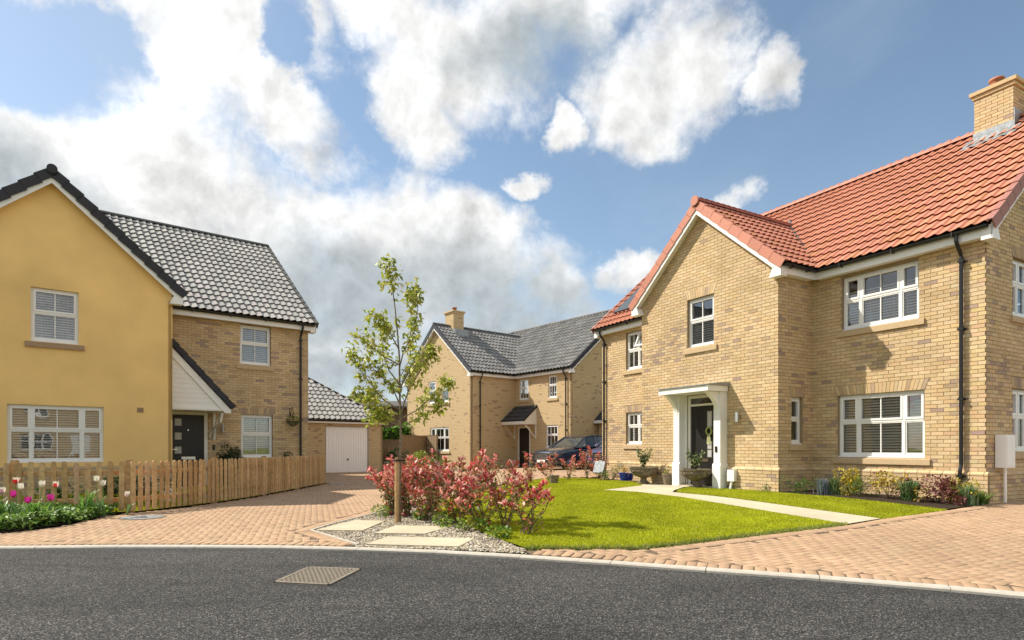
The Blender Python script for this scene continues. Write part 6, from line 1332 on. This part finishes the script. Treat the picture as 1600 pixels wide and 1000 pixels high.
for k in range(9): mb = MB(); mb.box(-3.2, 0 - .004 * (k % 2), 2.2 + k * .2, 2.6, .05, 2.4 + k * .2 - .01); mb.build('board', m_shed, t)
mb = MB(); mb.box(-3.2, .052, 0, 2.6, 3, 3.9); mb.build('wall', m_shed, t); mb = MB(); quad_slab(mb, [(-3.5, -.4, 4.0), (2.9, -.4, 4.0), (2.9, 3.3, 4.6), (-3.5, 3.3, 4.6)], .12, (.1, .09, .08)); mb.build('roof', m_tile, t)
for xx in (-2.2, -.1, 1.0): mb = MB(); mb.box(xx, -.12, 0, xx + .14, -.01, 3.95); mb.build('post', m_white, t)
def hedge(x0, y0, x1, y1, z0, h, th, n, cols, lab, ls=(.12, .22)):
    root = empty('hedge', ((x0 + x1) / 2, (y0 + y1) / 2, 0), label=lab, cat='hedge'); P = []; D = []; L = []; W = []; C = []; mb = MB(); ang = math.atan2(y1 - y0, x1 - x0); Lh = math.hypot(x1 - x0, y1 - y0); ca, sa = math.cos(ang), math.sin(ang)
    V = [(-Lh / 2, -th / 3), (Lh / 2, -th / 3), (Lh / 2, th / 3), (-Lh / 2, th / 3)]; V = [(a * ca - b * sa, a * sa + b * ca) for a, b in V]; mb.prism(V, lambda p, q, t_: (p, q, t_), 0, z0 + h * .85); mb.build('core', mat('hedge_core', (.03, .05, .012), 1), root)
    for _ in range(n):
        u, v = R.uniform(-Lh / 2, Lh / 2), R.uniform(-th / 2, th / 2); P.append((u * ca - v * sa, u * sa + v * ca, z0 + h * (R.random() ** .7) * (.9 + .1 * math.sin(u * 2.3)))); D.append(rv() + Vector((0, -.4, .3))); l = R.uniform(*ls); L.append(l); W.append(l * .35); C.append(jit(R.choice(cols), .22))
    leaves('foliage', P, D, L, W, C, root, .3)
hedge(-11, 36.2, -3.2, 37.4, .8, 1.9, 1.4, 5200, [(.11, .26, .02), (.16, .34, .03), (.08, .19, .02)], 'bright green hedge between the garage and the middle house')
hedge(-30, 52, -2, 56, 0, 3.0, 2.5, 5000, [(.07, .12, .02), (.10, .16, .03)], 'long dark hedge line far behind the garage', ls=(.25, .5))
hedge(6, 70, 60, 62, 0, 3.5, 3, 4000, [(.06, .10, .02), (.09, .14, .03)], 'distant hedge beyond the houses on the right', ls=(.3, .6)); hedge(-70, 40, -22, 50, 0, 4, 3, 5000, [(.06, .10, .02), (.09, .14, .03)], 'distant hedge beyond the houses on the left', ls=(.3, .6))
def board_fence(P0, P1, h, lab, z=.1, bw=.12, lat=None):
    a, b = Vector((*P0, 0)), Vector((*P1, 0)); d = (b - a).normalized(); n = Vector((d.y, -d.x, 0)); L = (b - a).length; t = empty('board_fence', (P0[0], P0[1], z), math.atan2(d.y, d.x), label=lab, cat='fence'); k = 0
    while (k + 1) * bw < L: mb = MB(); mb.box(k * bw + .004, -.02 - .008 * (k % 2), 0, (k + 1) * bw - .004, 0, h, ); mb.build('board', m_panelwood, t); k += 1
    mb = MB(); mb.box(0, .0, .3, L, .05, .4); mb.box(0, .0, h - .4, L, .05, h - .3); mb.build('rail', m_panelwood, t); mb = MB(); mb.box(0, -.04, h, L, .05, h + .03); mb.build('capping', m_panelwood, t)
    for q in (0, L): mb = MB(); mb.box(q - .05, -.05, 0, q + .05, .06, h + .05); mb.build('post', m_panelwood, t)
board_fence((-5.75, 31.5), (-4.75, 35.3), 1.75, 'tall weathered board fence running back beside the middle house'); board_fence((-7.0, 31.9), (-5.8, 31.5), 1.5, 'short weathered board gate right of the garage')
board_fence((-5.6, 35.6), (-4.2, 33.9), 1.8, 'dark board fence panel against the gable wall of the middle house')
bush('dark_bush', -5.9, 30.8, 1.2, .5, 500, DGn, 'dark green bush in front of the board gate', lsize=(.08, .14)); bush('green_bush', -4.7, 30.3, 1.0, .6, 600, [(.25, .33, .03), (.3, .36, .05)], 'bright yellow-green bush at the foot of the board fence', lsize=(.06, .12)); bush('green_bush', -3.9, 29.8, .9, .5, 450, [(.16, .26, .03), (.22, .3, .05)], 'light green bush left of the gable wall of the middle house', lsize=(.06, .12))
simplepot('stone_pot', -5.95, 29.9, .35, .45, m_kerb, 'white bowl planter beside the garage corner')

# ------------------------------------------------------------------ the house across the road, seen mirrored in the window panes
sheet('driveway', [(-40, -30), (40, -30), (40, -8.5), (13, -7.5), (0, -5.5), (-40, -6.5)], .12, m_sand, maxe=8, zf=lambda x, y: 0.0, kind='structure')  # unseen paving added behind the camera to bounce light onto the left walls
H5 = empty('brick_house', (22.0, -12.5, 0), rad(215), label='buff brick house across the road, seen only mirrored in the window panes', cat='house')
f5 = Fr((0, 0), (1, 0), (0, -1)); h5 = [(1.2, 3.0, 1.0, 2.3), (6.6, 8.4, 1.0, 2.3), (1.4, 2.8, 3.7, 4.9), (6.8, 8.2, 3.7, 4.9), (4.3, 5.3, .1, 2.3)]
far_wall(H5, f5, 9.6, eave, h5)
for h in h5[:4]: window(H5, f5, h[0], h[1], h[2] + .03, h[3], (.3, .4, .3), bars=(1,), inner='curtain', depth=.05)
lbox(H5, 'front_door', m_cream, (4.3, .03, .1, 5.3, .08, 2.3)); far_wall(H5, Fr((9.6, 0), (0, 1), (1, 0)), 7, gable_top(3.5, 3.75, 5.2, 41), kinks=[3.5]); far_wall(H5, Fr((9.6, 7), (-1, 0), (0, 1)), 9.6, eave); far_wall(H5, Fr((0, 7), (0, -1), (-1, 0)), 7, gable_top(3.5, 3.75, 5.2, 41), kinks=[3.5])
mb = MB(); mb.cur = (.42, .15, .085)
for q in ([(-.2, -.25, 5.2), (9.8, -.25, 5.2), (9.8, 3.5, 8.46), (-.2, 3.5, 8.46)], [(-.2, 3.5, 8.46), (9.8, 3.5, 8.46), (9.8, 7.25, 5.2), (-.2, 7.25, 5.2)]): quad_slab(mb, q, .08)
mb.build('roof', m_tile, H5); fascia(H5, f5, -.1, 9.7, .2, 4.98, 5.16)
